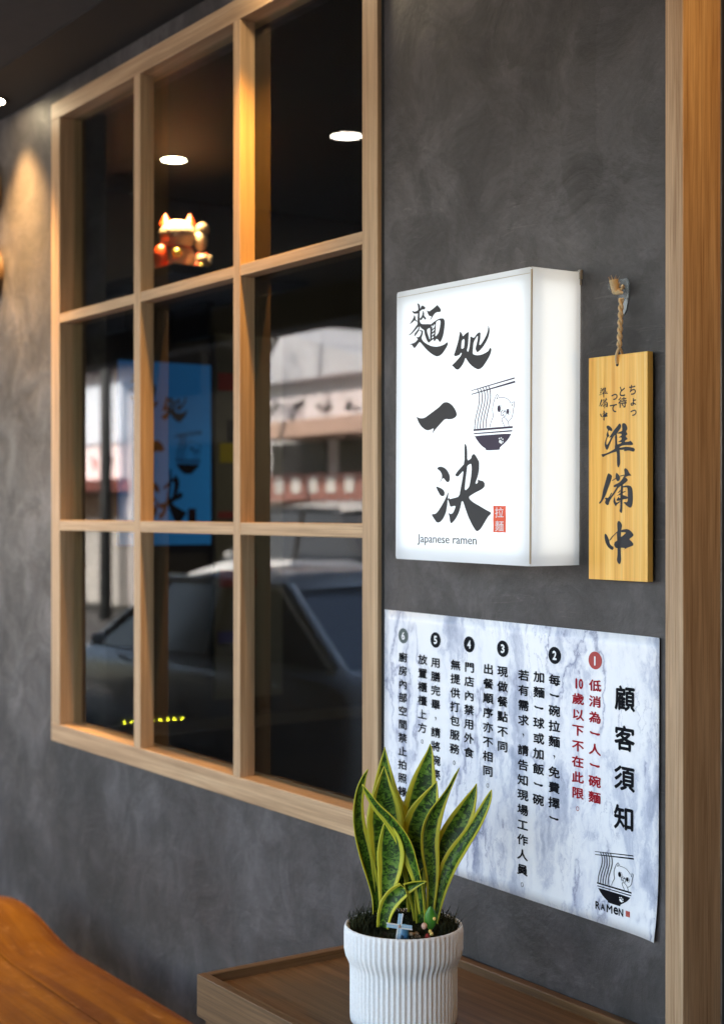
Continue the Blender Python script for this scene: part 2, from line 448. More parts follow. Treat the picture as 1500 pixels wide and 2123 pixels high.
# dark room behind the window
rm = thing('interior_room', (-3.4, 2, 0), 'dark dining room seen through the lattice window', 'room')
IX0, IX1, IY1 = -5.30, -1.75, 4.2
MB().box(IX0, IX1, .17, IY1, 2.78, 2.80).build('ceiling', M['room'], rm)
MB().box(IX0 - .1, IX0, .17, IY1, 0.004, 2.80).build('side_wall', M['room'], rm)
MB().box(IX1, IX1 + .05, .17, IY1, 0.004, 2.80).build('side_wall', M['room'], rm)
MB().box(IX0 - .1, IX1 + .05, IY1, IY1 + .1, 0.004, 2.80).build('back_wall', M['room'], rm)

# ------------------------------------------------------------------ lattice window
win = thing('lattice_window', ((WX0+WX1)/2, 0, WZ0), 'large oak lattice window of nine panes set in the grey wall', 'window')
FY, BY = -.012, .030
rail = MB().box(WX0, WX1, FY, BY + .03, WZ1 - .0505, WZ1, 'x'); rail.build('top_rail', M['oak'], win, bevel=.0018)
MB().box(WX0, WX1, FY, BY + .03, WZ0, WZ0 + .0535, 'x').build('bottom_rail', M['oak'], win, bevel=.0018)
MB().box(WX0 + .0005, -4.1345, FY + .0004, BY + .03, WZ0 + .0535, WZ1 - .0505, 'z').build('stile', M['oak'], win, bevel=.0018)
MB().box(-2.5655, WX1 - .0005, FY + .0004, BY + .03, WZ0 + .0535, WZ1 - .0505, 'z').build('stile', M['oak'], win, bevel=.0018)
for x0, x1 in ((-3.6386, -3.601), (-3.1039, -3.0718)):
    MB().box(x0, x1, FY + .0002, BY - .001, WZ0 + .0535, WZ1 - .0505, 'z').build('muntin', M['oak'], win, bevel=.0016)
for z0, z1 in ((2.1018, 2.1286), (1.4965, 1.5260)):
    for x0, x1 in ((-4.1345, -3.6386), (-3.601, -3.1039), (-3.0718, -2.5655)):
        MB().box(x0, x1, FY + .0009, BY - .002, z0, z1, 'x').build('muntin', M['oak'], win, bevel=.0016)
MB().box(-4.14, -2.56, BY, BY + .006, WZ0 + .05, WZ1 - .046).build('glass_pane', M['glass'], win)
# seam of dark sealant along the right side of the frame
MB().box(WX1, WX1 + .006, -.0022, .004, WZ0, WZ1).build('sealant', M['void'], win)

# ------------------------------------------------------------------ oak door post and the dark doorway
po = thing('door_post', (-1.70, 0, 0), 'full-height oak door post with a pale front and orange-brown side', 'post')
PF = -.03
pl = onY(1378, 1000, PF).x; pr = onY(1415, 1000, PF).x
MB().box(pl, pr, PF, .055, 0.002, CEIL - .002, 'z').build('post_board', M['post'], po, bevel=.0015)
dr = thing('shop_door', (-1.2, .08, 0), 'black-framed shop door just beyond the oak post', 'door')
MB().box(pr + .001, pr + .045, .056, .12, 0.002, CEIL - .004).build('door_frame', M['black'], dr)
MB().box(-.60, -.552, .056, .12, 0.002, CEIL - .004).build('door_frame', M['black'], dr)
MB().box(pr + .045, -.60, .08, .10, 0.004, CEIL - .006).build('door_panel', plain('smoked_panel', (.012,.012,.013), .25), dr)

# ------------------------------------------------------------------ downlights
WARM, COOL = (1, .54, .12), (1, .9, .74)
disc_w = emit('warm_lamp', (1, .86, .62), 9); disc_c = emit('cool_lamp', (1, .97, .92), 9)
def downlight(x, y, z, label, mat_, power, col, half, blend, r=.046, group='downlights in the ceiling', tilt=(0, 0), rad=.03):
    d = thing('downlight', (x, y, z), label, 'ceiling light', group)
    MB().lathe([(r, -.002), (r+.012, -.004), (r+.014, 0), (r+.01, .0)], (x, y, z), 32).build('trim_ring', M['black'], d, smooth=True)
    k = MB(); k.face([(x+r*math.cos(a), y+r*math.sin(a), z-.0015) for a in [2*math.pi*i/32 for i in range(32)]]); k.build('lamp', mat_, d)
    L = bpy.data.lights.new('downlight_beam', 'SPOT'); L.energy = power; L.color = col; L.spot_size = R_(half*2); L.spot_blend = blend; L.shadow_soft_size = rad
    o = bpy.data.objects.new('downlight_beam', L); COL.objects.link(o); o.parent = d; o.location = (0, 0, -.012); o.rotation_euler = (R_(tilt[0]), R_(tilt[1]), 0)
    return d
downlight(-4.43, -.115, CEIL, 'lit warm downlight in the soffit at the upper left corner', disc_w, 38, (1, .62, .27), 46, 1.0, rad=.05)
downlight(-2.86, -.112, CEIL, 'warm soffit downlight straight above the right column of window panes', disc_w, 10, WARM, 38, 1.0, rad=.02, tilt=(0, 14))
downlight(-1.02, -.112, CEIL, 'warm soffit downlight above the doorway beside the oak post', disc_w, 4.2, WARM, 58, 1.0, tilt=(0, 22))
downlight(-4.19, -.97, CEIL + .004, 'bright white arcade downlight mirrored in the top right pane', disc_c, 3, (1,.8,.5), 30, .6, r=.052)
ci = onD(360, 330, (2.78 - CAM.z) / ((1061 - 330) / F_PX))
downlight(ci.x, ci.y, 2.78, 'lit downlight inside the room above the beckoning cat', disc_w, 14, (1,.66,.34), 32, .8, group='downlights in the dark room', r=.042)

downlight(-4.62, 1.75, 2.78, 'added unseen downlight that brightens the menu board in the dark room', disc_w, 4, (1,.84,.62), 55, .6, group='downlights in the dark room', r=.042)  # out of view, added to light up the menu board

# ------------------------------------------------------------------ illuminated box sign
BYF = -.1112
bc = ((-2.3048-1.9189)/2, 1.7107); BW, BH = .3859, .5001; ROLL = .0077
sg = thing('illuminated_sign', (bc[0], 0, bc[1]), 'glowing white box sign with black calligraphy mounted on the grey wall', 'sign')
x0, x1, z0, z1 = bc[0]-BW/2, bc[0]+BW/2, bc[1]-BH/2, bc[1]+BH/2
def rolled(mb): return mb.rot((bc[0], 0, bc[1]), ROLL, 'Y')
cs = MB()
cs.face([(x0,-.002,z0),(x0,-.002,z1),(x0,BYF+.0015,z1),(x0,BYF+.0015,z0)]); cs.face([(x1,BYF+.0015,z0),(x1,BYF+.0015,z1),(x1,-.002,z1),(x1,-.002,z0)])
cs.face([(x0,BYF+.0015,z1),(x0,-.002,z1),(x1,-.002,z1),(x1,BYF+.0015,z1)]); cs.face([(x0,-.002,z0),(x0,BYF+.0015,z0),(x1,BYF+.0015,z0),(x1,-.002,z0)])
rolled(cs).build('case', M['acrylic'], sg, weld=False)
fr = MB(); rr = .006
cor = []
for (cx, cz, a0) in ((x1-rr, z1-rr, 0), (x0+rr, z1-rr, 90), (x0+rr, z0+rr, 180), (x1-rr, z0+rr, 270)):
    cor += [(cx + rr*math.cos(R_(a0+k*30)), BYF, cz + rr*math.sin(R_(a0+k*30))) for k in range(4)]
fr.face(cor[::-1]); n = len(cor)
for i in range(n):
    a, b = cor[i], cor[(i+1) % n]; fr.face([a, b, (b[0], BYF+.003, b[2]), (a[0], BYF+.003, a[2])])
rolled(fr).build('front_panel', M['acrylic'], sg)
tr = MB()
seam = plain('seam_glue', (.42,.36,.27), .5)
tr.box(x1-.0022, x1+.0004, BYF-.0004, BYF+.0016, z0+.004, z1-.004)
tr.box(x0+.004, x1-.004, BYF-.0003, BYF+.0008, z1-.0105, z1-.0097)
rolled(tr).build('seam', seam, sg, weld=False)
kb = MB().box(x0-.001, x1+.001, -.004, -.0005, z1-.022, z1+.003); kb.box(x1-.002, x1+.003, -.006, -.0005, z1-.012, z1+.004)
rolled(kb).build('back_plate', plain('steel_plate', (.30,.28,.25), .4), sg, weld=False)
lp = MB().box(x0+.014, x1-.014, -.093, -.008, z0+.016, z1-.016)
rolled(lp).build('light_panel', M['led'], sg)

IY = BYF - .0004
# 麵
A = crop(840, 620, 16.667, IY); c1 = MB()
add_poly(c1, [[(405,150),(435,135),(500,190),(503,300),(490,450),(490,650),(500,780),(540,840),(500,940),(410,870),(410,770),(420,600),(430,450),(440,300),(430,220)]], A)
add_poly(c1, [[(225,390),(260,400),(320,425),(400,395),(450,350),(520,300),(545,240),(585,205),(640,240),(685,270),(685,310),(650,350),(590,345),(520,390),(480,430),(420,490),(340,497),(280,490),(240,430)]], A)
add_poly(c1, [[(300,530),(350,610),(345,670),(385,735),(430,740),(430,768),(360,760),(320,725),(290,750),(240,800),(180,840),(135,848),(190,780),(240,700),(285,620)]], A)
add_poly(c1, [[(600,375),(650,460),(645,570),(690,610),(715,650),(705,690),(665,705),(640,660),(610,625),(580,680),(540,720),(495,705),(490,660),(540,620),(580,540),(595,450)]], A)
add_poly(c1, [[(420,850),(510,890),(430,960),(380,1020),(300,1110),(220,1190),(160,1235),(80,1247),(150,1200),(220,1130),(300,1020),(370,920)]], A)
add_poly(c1, [[(455,910),(495,910),(485,1000),(470,1070),(420,1150),(370,1220),(308,1288),(300,1270),(320,1170),(400,1080),(450,1000)]], A)
add_poly(c1, [[(460,1078),(540,1062),(600,1075),(605,1120),(600,1190),(580,1260),(552,1340),(600,1430),(650,1480),(760,1550),(860,1600),(960,1625),(1080,1635),(1200,1610),(1310,1570),(1390,1520),(1440,1470),(1470,1520),(1455,1590),(1400,1690),(1330,1800),(1260,1890),(1180,1950),(1090,1975),(1000,1945),(880,1870),(760,1770),(660,1660),(560,1540),(490,1460),(400,1590),(310,1698),(270,1650),(210,1560),(110,1566),(180,1535),(260,1515),(340,1480),(420,1390),(415,1355),(355,1308),(480,1300),(530,1200),(555,1105),(500,1105)]], A)
add_poly(c1, [[(500,820),(600,855),(700,855),(800,850),(880,860),(960,790),(1060,720),(1160,665),(1250,650),(1320,660),(1360,740),(1360,860),(1345,1000),(1320,1180),(1280,1320),(1230,1440),(1190,1480),(1160,1450),(1110,1370),(1060,1370),(1040,1400),(1005,1470),(980,1430),(975,1370),(890,1430),(800,1508),(750,1440),(700,1320),(660,1180),(645,1060),(560,1010),(490,930)],
  [(745,1040),(840,975),(855,1060),(850,1200),(850,1380),(830,1375),(790,1250),(745,1110)],
  [(1060,770),(1120,730),(1170,715),(1210,740),(1205,850),(1180,1010),(1140,1160),(1040,1285),(1030,1250),(1040,1100),(1050,900)],
  [(915,1035),(940,945),(1015,840),(1010,950)],[(918,1140),(925,1080),(1005,1010),(990,1070)],[(903,1255),(925,1190),(1000,1140),(980,1200)],[(903,1352),(915,1300),(970,1268),(970,1320)],[(888,930),(942,888),(918,970)]], A)
add_poly(c1, [[(740,375),(790,400),(820,415),(900,360),(1000,280),(1090,195),(1110,195),(1170,270),(1225,340),(1220,425),(1180,435),(1080,440),(1010,490),(960,560),(860,722),(850,700),(905,575),(860,583),(800,550),(760,460)]], A)
ch1 = c1.build('character', M['ink'], sg)
# 処
B_ = crop(930, 660, 15, IY); c2 = MB()
add_poly(c2, [[(345,380),(415,480),(430,555),(500,480),(600,405),(622,430),(605,640),(600,800),(555,1000),(603,1035),(640,880),(660,700),(665,560),(685,552),(780,605),(880,455),(960,415),(985,450),(975,640),(940,790),(960,825),(1000,790),(1080,670),(1180,480),(1220,300),(1223,188),(1260,300),(1268,400),(1230,570),(1160,720),(1060,880),(950,1000),(890,1047),(860,1020),(820,930),(860,800),(895,640),(900,540),(875,545),(770,720),(750,900),(735,1095),(820,1130),(900,1138),(1020,1115),(1140,1060),(1230,1000),(1260,930),(1300,898),(1325,960),(1300,1080),(1240,1210),(1150,1360),(1060,1490),(980,1560),(900,1580),(810,1540),(700,1460),(600,1350),(513,1200),(480,1330),(410,1460),(320,1570),(260,1590),(200,1560),(150,1500),(85,1455),(180,1370),(300,1240),(370,1150),(400,1075),(375,1058),(330,1130),(200,1175),(150,1135),(200,1000),(260,800),(300,650),(330,480)],
  [(400,690),(455,625),(485,650),(480,800),(465,915),(382,945),(390,800)]], B_)
ch2 = c2.build('character', M['ink'], sg)
# 一
C_ = crop(855, 820, 15, IY); c3 = MB()
add_poly(c3, [[(110,640),(200,690),(300,700),(400,665),(500,590),(700,440),(830,340),(920,240),(980,205),(1050,195),(1130,215),(1230,290),(1310,400),(1360,520),(1375,590),(1340,660),(1250,715),(1140,735),(1050,720),(980,740),(900,830),(800,940),(710,1040),(650,1120),(608,1200),(625,1110),(655,1000),(560,1060),(460,1080),(370,1045),(270,960),(200,860),(150,750)]], C_)
ch3 = c3.build('character', M['ink'], sg)
# 決
D_ = crop(890, 910, 10.615, IY); c4 = MB()
add_poly(c4, [[(155,645),(200,610),(260,600),(340,635),(400,700),(440,790),(450,860),(435,930),(400,950),(360,930),(320,870),(290,855),(230,948),(222,938),(270,850),(270,780),(230,700)]], D_)
add_poly(c4, [[(128,1030),(250,1075),(310,1120),(335,1180),(325,1240),(280,1260),(230,1235),(180,1140)]], D_)
add_poly(c4, [[(410,1150),(415,1210),(400,1320),(388,1460),(360,1620),(300,1750),(240,1820),(190,1840),(150,1830),(95,1750),(50,1680),(52,1645),(130,1645),(190,1580),(290,1420),(370,1260)]], D_)
add_poly(c4, [[(780,88),(815,150),(828,250),(828,475),(910,430),(925,360),(970,320),(1010,350),(1060,440),(1092,500),(1090,680),(1060,820),(1000,987),(1060,965),(1060,878),(1110,910),(1170,915),(1215,970),(1210,1050),(1140,1110),(980,1190),(865,1265),(880,1320),(960,1390),(1100,1470),(1250,1560),(1352,1610),(1345,1650),(1290,1700),(1230,1800),(1160,1920),(1110,1990),(1050,2030),(1010,2010),(930,1880),(850,1710),(790,1540),(735,1370),(705,1365),(680,1500),(640,1630),(570,1760),(500,1840),(470,1857),(450,1820),(435,1700),(408,1608),(450,1645),(500,1640),(545,1560),(577,1463),(455,1492),(440,1440),(410,1345),(395,1325),(430,1283),(437,1320),(520,1300),(650,1265),(690,1040),(730,830),(745,690),(680,760),(620,830),(553,795),(610,710),(700,610),(765,535),(765,130)],
  [(828,585),(915,530),(925,640),(915,800),(890,950),(865,1060),(770,1142),(790,900),(820,680)]], D_)
ch4 = c4.build('character', M['ink'], sg)

# noodle-bowl logo, traced once and used on the box sign and on the notice
def logo(fn, fn2, name, parent, dark, white):
    g = MB()
    add_poly(g, [[(75,480),(1195,143),(1205,180),(75,502)]], fn, 0, 0); add_poly(g, [[(78,575),(1210,230),(1220,282),(80,600)]], fn, 0, 0)
    base = [(240,455),(282,555),(293,700),(280,850),(235,1030),(195,1200),(172,1350),(168,1482)]
    for k in range(5): add_line(g, [(x+72*k, y-(21-13*i/7)*k) for i, (x, y) in enumerate(base)], 24, fn)
    add_poly(g, [[(135,1485),(1150,1405),(1152,1460),(135,1538)]], fn, 0, 0); add_poly(g, [[(145,1590),(1140,1510),(1140,1547),(145,1622)]], fn, 0, 0)
    add_poly(g, [[(162,1662),(1117,1595),(1090,1660),(1010,1780),(920,1870),(820,1960),(815,2015),(790,2025),(460,2042),(450,1990),(370,1940),(290,1860),(220,1760),(180,1690)]], fn, 0)
    for lp_ in ([(560,1432),(580,1330),(620,1220),(655,1145),(630,1040),(630,930),(650,820),(690,690),(730,610),(755,572),(775,620),(800,678),(900,662),(1000,690),(1070,760),(1112,825),(1160,785),(1195,770),(1195,860),(1165,980),(1155,1100),(1120,1210),(1040,1290)],
                [(945,1415),(900,1330),(865,1240),(885,1190),(940,1182),(1000,1240),(1040,1320),(1055,1412)],
                [(920,1040),(880,1090),(910,1110),(880,1145),(845,1120),(850,1060),(880,1005),(920,985),(960,1010),(978,1065),(970,1140),(935,1168),(908,1110)]):
        add_line(g, lp_, 15, fn, 0, 1)
    for cx, cy, rx, ry in ((838,955,32,88),(1050,1040,35,78)): add_line(g, ell(cx, cy, rx, ry) + [(cx+rx, cy)], 8, fn, 0, 0)
    add_poly(g, [ell(797,957,44,90)], fn, 0, 0); add_poly(g, [ell(1022,1030,36,72)], fn, 0, 0); add_poly(g, [ell(935,1035,16,20,10)], fn, 0, 0)
    add_poly(g, [[(722,722),(745,650),(770,690)]], fn, 0, 0); add_poly(g, [[(1125,852),(1156,833),(1152,915)]], fn, 0, 0)
    if name == 'bowl_logo' and parent.name.startswith('paper'): draped(g)
    b = g.build(name, dark, parent, weld=False)
    p = MB(); add_poly(p, [[(788,1790),(830,1755),(870,1790),(880,1860),(855,1872),(800,1835)]], fn2)
    for cx, cy in ((805,1730),(853,1714),(893,1750),(895,1815)): add_poly(p, [ell(cx, cy, 18, 22, 10)], fn2, 0, 0)
    if parent.name.startswith('paper'): draped(p)
    p.build('paw_mark', white, b, weld=False)
    return b
lg = logo(crop(970, 770, 12.486, IY), crop(970, 770, 12.486, IY - .0003), 'bowl_logo', sg, M['purple'], M['white_ink'])
S_ = crop(855, 1040, 7.5, IY); sl_ = MB()
edge = [(1250,65),(1262,58),(1300,64),(1350,60),(1400,66),(1447,60),(1446,150),(1450,260),(1446,360),(1448,478),(1400,472),(1340,476),(1290,470),(1250,475),(1253,380),(1249,280),(1253,160)]
add_poly(sl_, [edge], S_, 0, 0); seal = sl_.build('seal', M['seal'], sg)
q = MB()
for ch, (u, v_) in (('拉', (1345,165)), ('麵', (1347,375))):
    c = onY(855+u/7.5, 1040+v_/7.5, IY-.0003); put_glyph(q, ch, c, .0245, .0190, 0, .0, True, -ROLL)
q.build('seal_character', M['white_ink'], seal, weld=False)
cap = MB(); xa = onY(855+72/7.5, 1040+560/7.5, IY); xb = onY(855+990/7.5, 1040+600/7.5, IY)
txt = 'Japanese ramen'; vs_, fs_ = glyph(txt, 0.0)
tx0, tx1 = min(v[0] for v in vs_), max(v[0] for v in vs_); capH = (onY(855+110/7.5, 1040+497/7.5, IY).z - onY(855+110/7.5, 1040+628/7.5, IY).z) / .70
zb = onY(855+110/7.5, 1040+627/7.5, IY).z
for k_ in range(3):
  for f in fs_: cap.face([(xa.x + .0004*k_ + (vs_[i][0]-tx0)/(tx1-tx0)*(xb.x-xa.x), IY - .00004*k_, zb + vs_[i][1]*capH - ROLL*(vs_[i][0]-tx0)/(tx1-tx0)*(xb.x-xa.x)) for i in f])
cap.build('caption', M['ink'], sg, weld=False)

# ------------------------------------------------------------------ hanging wooden board, its rope and its hook
HY = -.020
p00, p10, p01, p11 = onY(1219.5,742,HY), onY(1341.5,729.5,HY), onY(1219.5,1200,HY), onY(1341.5,1204.8,HY)
hb = thing('hanging_board', ((p00.x+p10.x)/2, HY, p01.z), 'small pine board with carved black characters hung from a rope', 'sign board')
bd = MB(); bd.box(p00.x, p10.x, HY, HY + .0125, p01.z, p00.z, 'z'); bd.build('board', M['pine'], hb, bevel=.0008)
hole = onY(1279, 755, HY)
k = MB(); k.face([(hole.x + .0032*math.cos(a), HY-.0003, hole.z + .0032*math.sin(a)) for a in [i*math.pi/8 for i in range(16)]]); k.build('rope_hole', M['void'], hb)
CY = HY - .0004
def carved(x, y, polys):
    g = MB(); f = crop(x, y, 16.667, CY)
    for p in polys: add_poly(g, [p], f)
    return g
G1 = [[(355,310),(400,268),(470,300),(540,370),(567,430),(545,472),(500,465),(460,445),(425,455),(412,500),(430,570),(445,625),(475,600),(430,665),(385,690),(350,800),(345,900),(375,950),(420,880),(470,790),(530,665),(435,712),(520,580),(620,430),(720,310),(812,192),(850,240),(870,290),(840,380),(760,490),(720,560),(610,640),(540,760),(470,920),(410,1090),(370,1122),(330,1080),(290,950),(310,820),(350,700),(372,660),(355,600),(385,500),(410,430),(365,370)],
 [(650,600),(722,560),(722,940),(815,1020),(810,1110),(830,1500),(825,1620),(760,1745),(720,1640),(715,1180),(640,1190),(500,1240),(330,1310),(230,1375),(190,1310),(188,1265),(320,1250),(480,1180),(650,1080),(640,1000),(655,940)],
 [(905,200),(990,188),(1060,280),(1082,400),(1025,480),(1092,572),(1005,640),(1098,738),(1000,800),(990,850),(1150,830),(1182,795),(1265,880),(1280,930),(1230,955),(1050,950),(900,970),(800,1025),(715,1030),(715,940),(850,890),(890,850),(745,852),(880,760),(880,690),(760,692),(880,620),(880,562),(715,552),(790,500),(890,470),(900,400),(888,270)],
 [(780,1050),(1000,1010),(1150,1020),(1290,1045),(1350,1110),(1300,1185),(1210,1160),(1130,1140),(945,1168),(985,1110),(800,1125)]]
G2 = [[(420,250),(552,340),(530,440),(480,600),(400,820),(320,1030),(230,1200),(150,1305),(100,1312),(98,1280),(170,1180),(210,1020),(240,840),(290,660),(340,480),(385,320)],
 [(675,300),(700,235),(780,310),(828,400),(815,490),(755,548),(705,510),(672,420)],[(540,512),(695,410),(695,450),(548,532)],[(815,348),(985,300),(985,332),(828,378)],
 [(962,130),(1000,80),(1050,100),(1105,165),(1135,240),(1215,332),(1190,348),(1090,350),(1020,395),(955,385),(985,280)],
 [(960,360),(1040,420),(1100,490),(1030,570),(940,640),(860,690),(760,770),(690,880),(600,1020),(500,1150),(450,1260),(430,1345),(390,1368),(330,1330),(302,1260),(340,1175),(295,1130),(320,1098),(420,1115),(535,915),(552,945),(470,1090),(560,980),(640,850),(730,712),(620,750),(600,700),(650,650),(760,600),(840,540),(910,450)],
 [(870,725),(1000,688),(1100,675),(1195,700),(1245,780),(1262,900),(1268,1150),(1250,1350),(1200,1445),(1150,1450),(1060,1390),(945,1270),(960,1252),(1090,1260),(1095,1000),(1085,780),(1050,742),(930,755)],
 [(860,550),(935,700),(918,900),(908,1200),(903,1520),(890,1620),(855,1640),(802,1560),(828,1480),(838,1200),(830,1000),(850,800),(858,700)],
 [(735,935),(840,830),(840,880),(760,945)],[(715,1035),(850,930),(1015,865),(1020,900),(900,952),(850,1000),(740,1035)],[(695,1185),(790,1045),(785,1120),(870,1120),(900,1000),(1100,1075),(1100,1140),(920,1165),(860,1205),(720,1215)],
 [(640,1070),(655,1180),(690,1290),(840,1215),(845,1240),(720,1340),(680,1410),(640,1350),(588,1240),(610,1140)]]
G3 = [[(768,145),(840,190),(898,310),(870,440),(860,520),(850,800),(850,1100),(850,1300),(862,1500),(840,1620),(800,1660),(750,1610),(712,1520),(740,1300),(735,1100),(720,700),(715,600),(740,500),(730,350),(728,230)],
 [(286,650),(310,595),(350,620),(400,700),(440,810),(470,950),(550,1040),(590,1038),(608,1110),(570,1168),(500,1140),(400,1050),(330,920),(293,780)],[(440,835),(560,680),(680,570),(775,475),(785,520),(700,590),(590,690),(482,842)],
 [(855,480),(950,450),(1060,438),(1140,460),(1230,540),(1295,640),(1270,690),(1140,790),(1220,860),(1290,950),(1270,1010),(1210,1040),(1060,1090),(905,1195),(1020,1100),(850,1082),(740,1105),(660,1080),(615,980),(640,890),(735,830),(740,705),(840,712),(900,690),(1035,568),(1000,548),(855,552)]]
for (x, y), gl in zip(((1235,865), (1235,965), (1235,1070)), (G1, G2, G3)): carved(x, y, gl).build('character', M['carve'], hb, weld=False)
sm = crop(1230, 785, 15, CY)
for gl, (u, v_), (bw, bh), bb in ((G1,(308,425),(270,320),(190,190,1350,1745)), (G2,(300,755),(275,330),(98,80,1268,1640)), (G3,(318,1140),(240,315),(286,145,1295,1660))):
    g = MB(); cx, cy = (bb[0]+bb[2])/2, (bb[1]+bb[3])/2; sx, sy = bw/(bb[2]-bb[0]), bh/(bb[3]-bb[1])
    for p in gl: add_poly(g, [[(u+(a-cx)*sx, v_+(b-cy)*sy) for a, b in p]], sm)
    g.build('small_character', M['carve'], hb, weld=False)
for chs in ((('ち',1205,335,200,280),('ょ',1230,715,165,205),('っ',1235,1055,180,165)), (('と',890,385,165,275),('待',895,725,255,300)), (('っ',645,560,180,165),('て',610,915,215,225))):
    g = MB()
    for ch, u, v_, w_, h_ in chs:
        a = sm((u-w_/2, v_-h_/2)); b = sm((u+w_/2, v_+h_/2)); put_glyph(g, ch, ((a.x+b.x)/2, CY, (a.z+b.z)/2), b.x-a.x, a.z-b.z, 0, .018, False)
    g.build('kana', M['carve'], hb, weld=False)
# rope: two twisted strands, one passing through the hole, one behind the board; a frayed knot at the top
def rope_mat():
    m, t, b = mat('jute_rope'); v = mapping(t, 'UV', (6, 60, 1)); f = noise_(t, v, 3, 4)
    r = ramp(t, f, [(.3, (.34,.22,.11)), (.55, (.58,.42,.24)), (.8, (.74,.60,.40))]); t.links.new(r.outputs[0], b.inputs['Base Color'])
    b.inputs['Roughness'].default_value = .9; bump(t, b, f, .5, .001); return m
M['rope'] = rope_mat()
rp = MB(); tp = onY(1287, 618, -.022); sp = onY(1283, 715, -.024); RR = .0023
for ph in (0, math.pi):
    path = []
    for i in range(60):
        f = i/59; c = tp.lerp(sp, f); a = ph + f*math.pi*2*3.2
        path.append((c.x + RR*math.cos(a), c.y + RR*math.sin(a), c.z))
    e = (hole.x, HY-.001, hole.z+.001) if ph == 0 else (onY(1292, 738, -.004).x, -.005, onY(1292, 738, -.004).z - .004)
    l = Vector(path[-1]); e = Vector(e)
    for i in range(1, 9):
        f = i/8; c = l.lerp(e, f); c.x += (-.002 if ph == 0 else .002)*math.sin(f*math.pi); c.y -= (.003 if ph == 0 else 0)*math.sin(f*math.pi); path.append(tuple(c))
    rp.tube(path, RR*1.05, 8)
kn = onY(1286, 605, -.022)
rp.tube([kn + Vector((.004*math.cos(a), -.004*math.sin(a), .012*(i/12)-.002)) for i, a in enumerate([k*.55 for k in range(13)])], .0026, 7)
tf = onY(1275, 604, -.024); tt = onY(1271, 579, -.028)
rp.tube([kn, kn.lerp(tf, .6) + Vector((0,-.003,-.002)), tf], .0036, 8); rp.ball(tf, .0062, (1,1,.8), 10)
rp.tube([tf, tf.lerp(tt, .5), tt], [.0055, .0068, .0072], 10)
for i in range(70):
    a = random.random()*6.283; r0 = random.random()*.006
    s_ = tf.lerp(tt, random.random()) + Vector((r0*math.cos(a), r0*math.sin(a), 0)); d_ = Vector((.004*math.cos(a), .004*math.sin(a), .006 + .004*random.random()))
    rp.tube([s_, s_ + d_], [.0005, .0002], 3, caps=False)
rp.build('rope', M['rope'], hb, smooth=True, weld=False)

hk = thing('adhesive_hook', onY(1294, 600, 0), 'clear plastic adhesive hook holding the rope of the pine board', 'hook')
hc = onY(1295, 600, 0)
pw, ph_ = .0115, .0165
kp = MB(); poly = [(hc.x + pw*x, hc.z + ph_*z) for x, z in ((-.7,-1),(.7,-1),(1,-.7),(1,.7),(.7,1),(-.7,1),(-1,.7),(-1,-.7))]
kp.prism(poly, -.0030, -.0008); kp.build('hook_plate', M['plastic'], hk, bevel=.0008)
kf = MB(); kf.tube([(a_, -.0042, b_) for a_, b_ in poly + poly[:2]], .0016, 8, caps=False); kf.build('plate_edge', M['plastic'], hk, smooth=True)
hm = MB(); path = [(hc.x-.003, -.004, hc.z+.006), (hc.x-.003, -.012, hc.z+.003), (hc.x-.004, -.022, hc.z-.004), (hc.x-.004, -.030, hc.z-.001), (hc.x-.004, -.032, hc.z+.007)]
hm.tube([Vector(p) for p in path], [.0035,.0033,.003,.0028,.002], 10); hm.build('hook_arm', M['plastic'], hk, smooth=True)
st = MB(); s0, s1 = onY(1290, 622, 0), onY(1294, 652, 0)
st.prism([(hc.x-.009, s0.z), (hc.x-.007, s1.z+.006), (hc.x-.001, s1.z), (hc.x+.005, s1.z+.008), (hc.x+.009, s0.z)], -.002, -.0008)
st.build('adhesive_tab', plain('cloudy_plastic', (.30,.32,.33), .3), hk)

# ------------------------------------------------------------------ notice on marble-print paper
PYF = -.0026
t00, t10, b11 = onY(797,1263,PYF), onY(1368,1322,PYF), onY(1365.5,1955,PYF)
ux = (t10 - t00); dz = b11 - t10
nt_ = thing('paper_notice', (t00.x+ux.x/2, 0, b11.z), 'marble-print paper notice with columns of brushed text and red numbers', 'notice')
def pp(u, v): return t00 + ux*u + dz*v
def lift(u, v):
    u, v = max(0, u), max(0, v)
    return .005*max(0, (u-.88)/.12)**2*max(0, (v-.74)/.26)**2 + .0022*max(0, (u-.94)/.06)**2 + .0009*(1+math.sin(u*9+v*3))*v*(.3+u)*.5
def draped(g):
    g.v = [(p[0], p[1] - lift((p[0]-t00.x)/ux.x, (p[2]-t00.z-ux.z*(p[0]-t00.x)/ux.x)/dz.z), p[2]) for p in g.v]; return g
rows = []; rowsb = []
for j in range(25):
    r = []; rb = []
    for i in range(41):
        u, v = i/40, j/24; p = pp(u, v)
        l_ = lift(u, v)
        x = p.x - .005*max(0, (u-.95)/.05)**2*max(0, (v-.75)/.25)**2
        r.append((x, p.y-l_, p.z)); rb.append((x, p.y-l_+.0006, p.z))
    rows.append(r); rowsb.append(rb)
sh = MB(); sh.grid(rows); sh.grid(rowsb[::-1])
for a, b in ((0, 0), (24, 24)):
    sh.grid([rows[a], rowsb[b]])
sh.grid([[r[0] for r in rows], [r[0] for r in rowsb]]); sh.grid([[r[-1] for r in rows], [r[-1] for r in rowsb]])
sh.build('paper', M['marble'], nt_, smooth=True)
TY = PYF - .0007
HW, HH = .0262, .0170
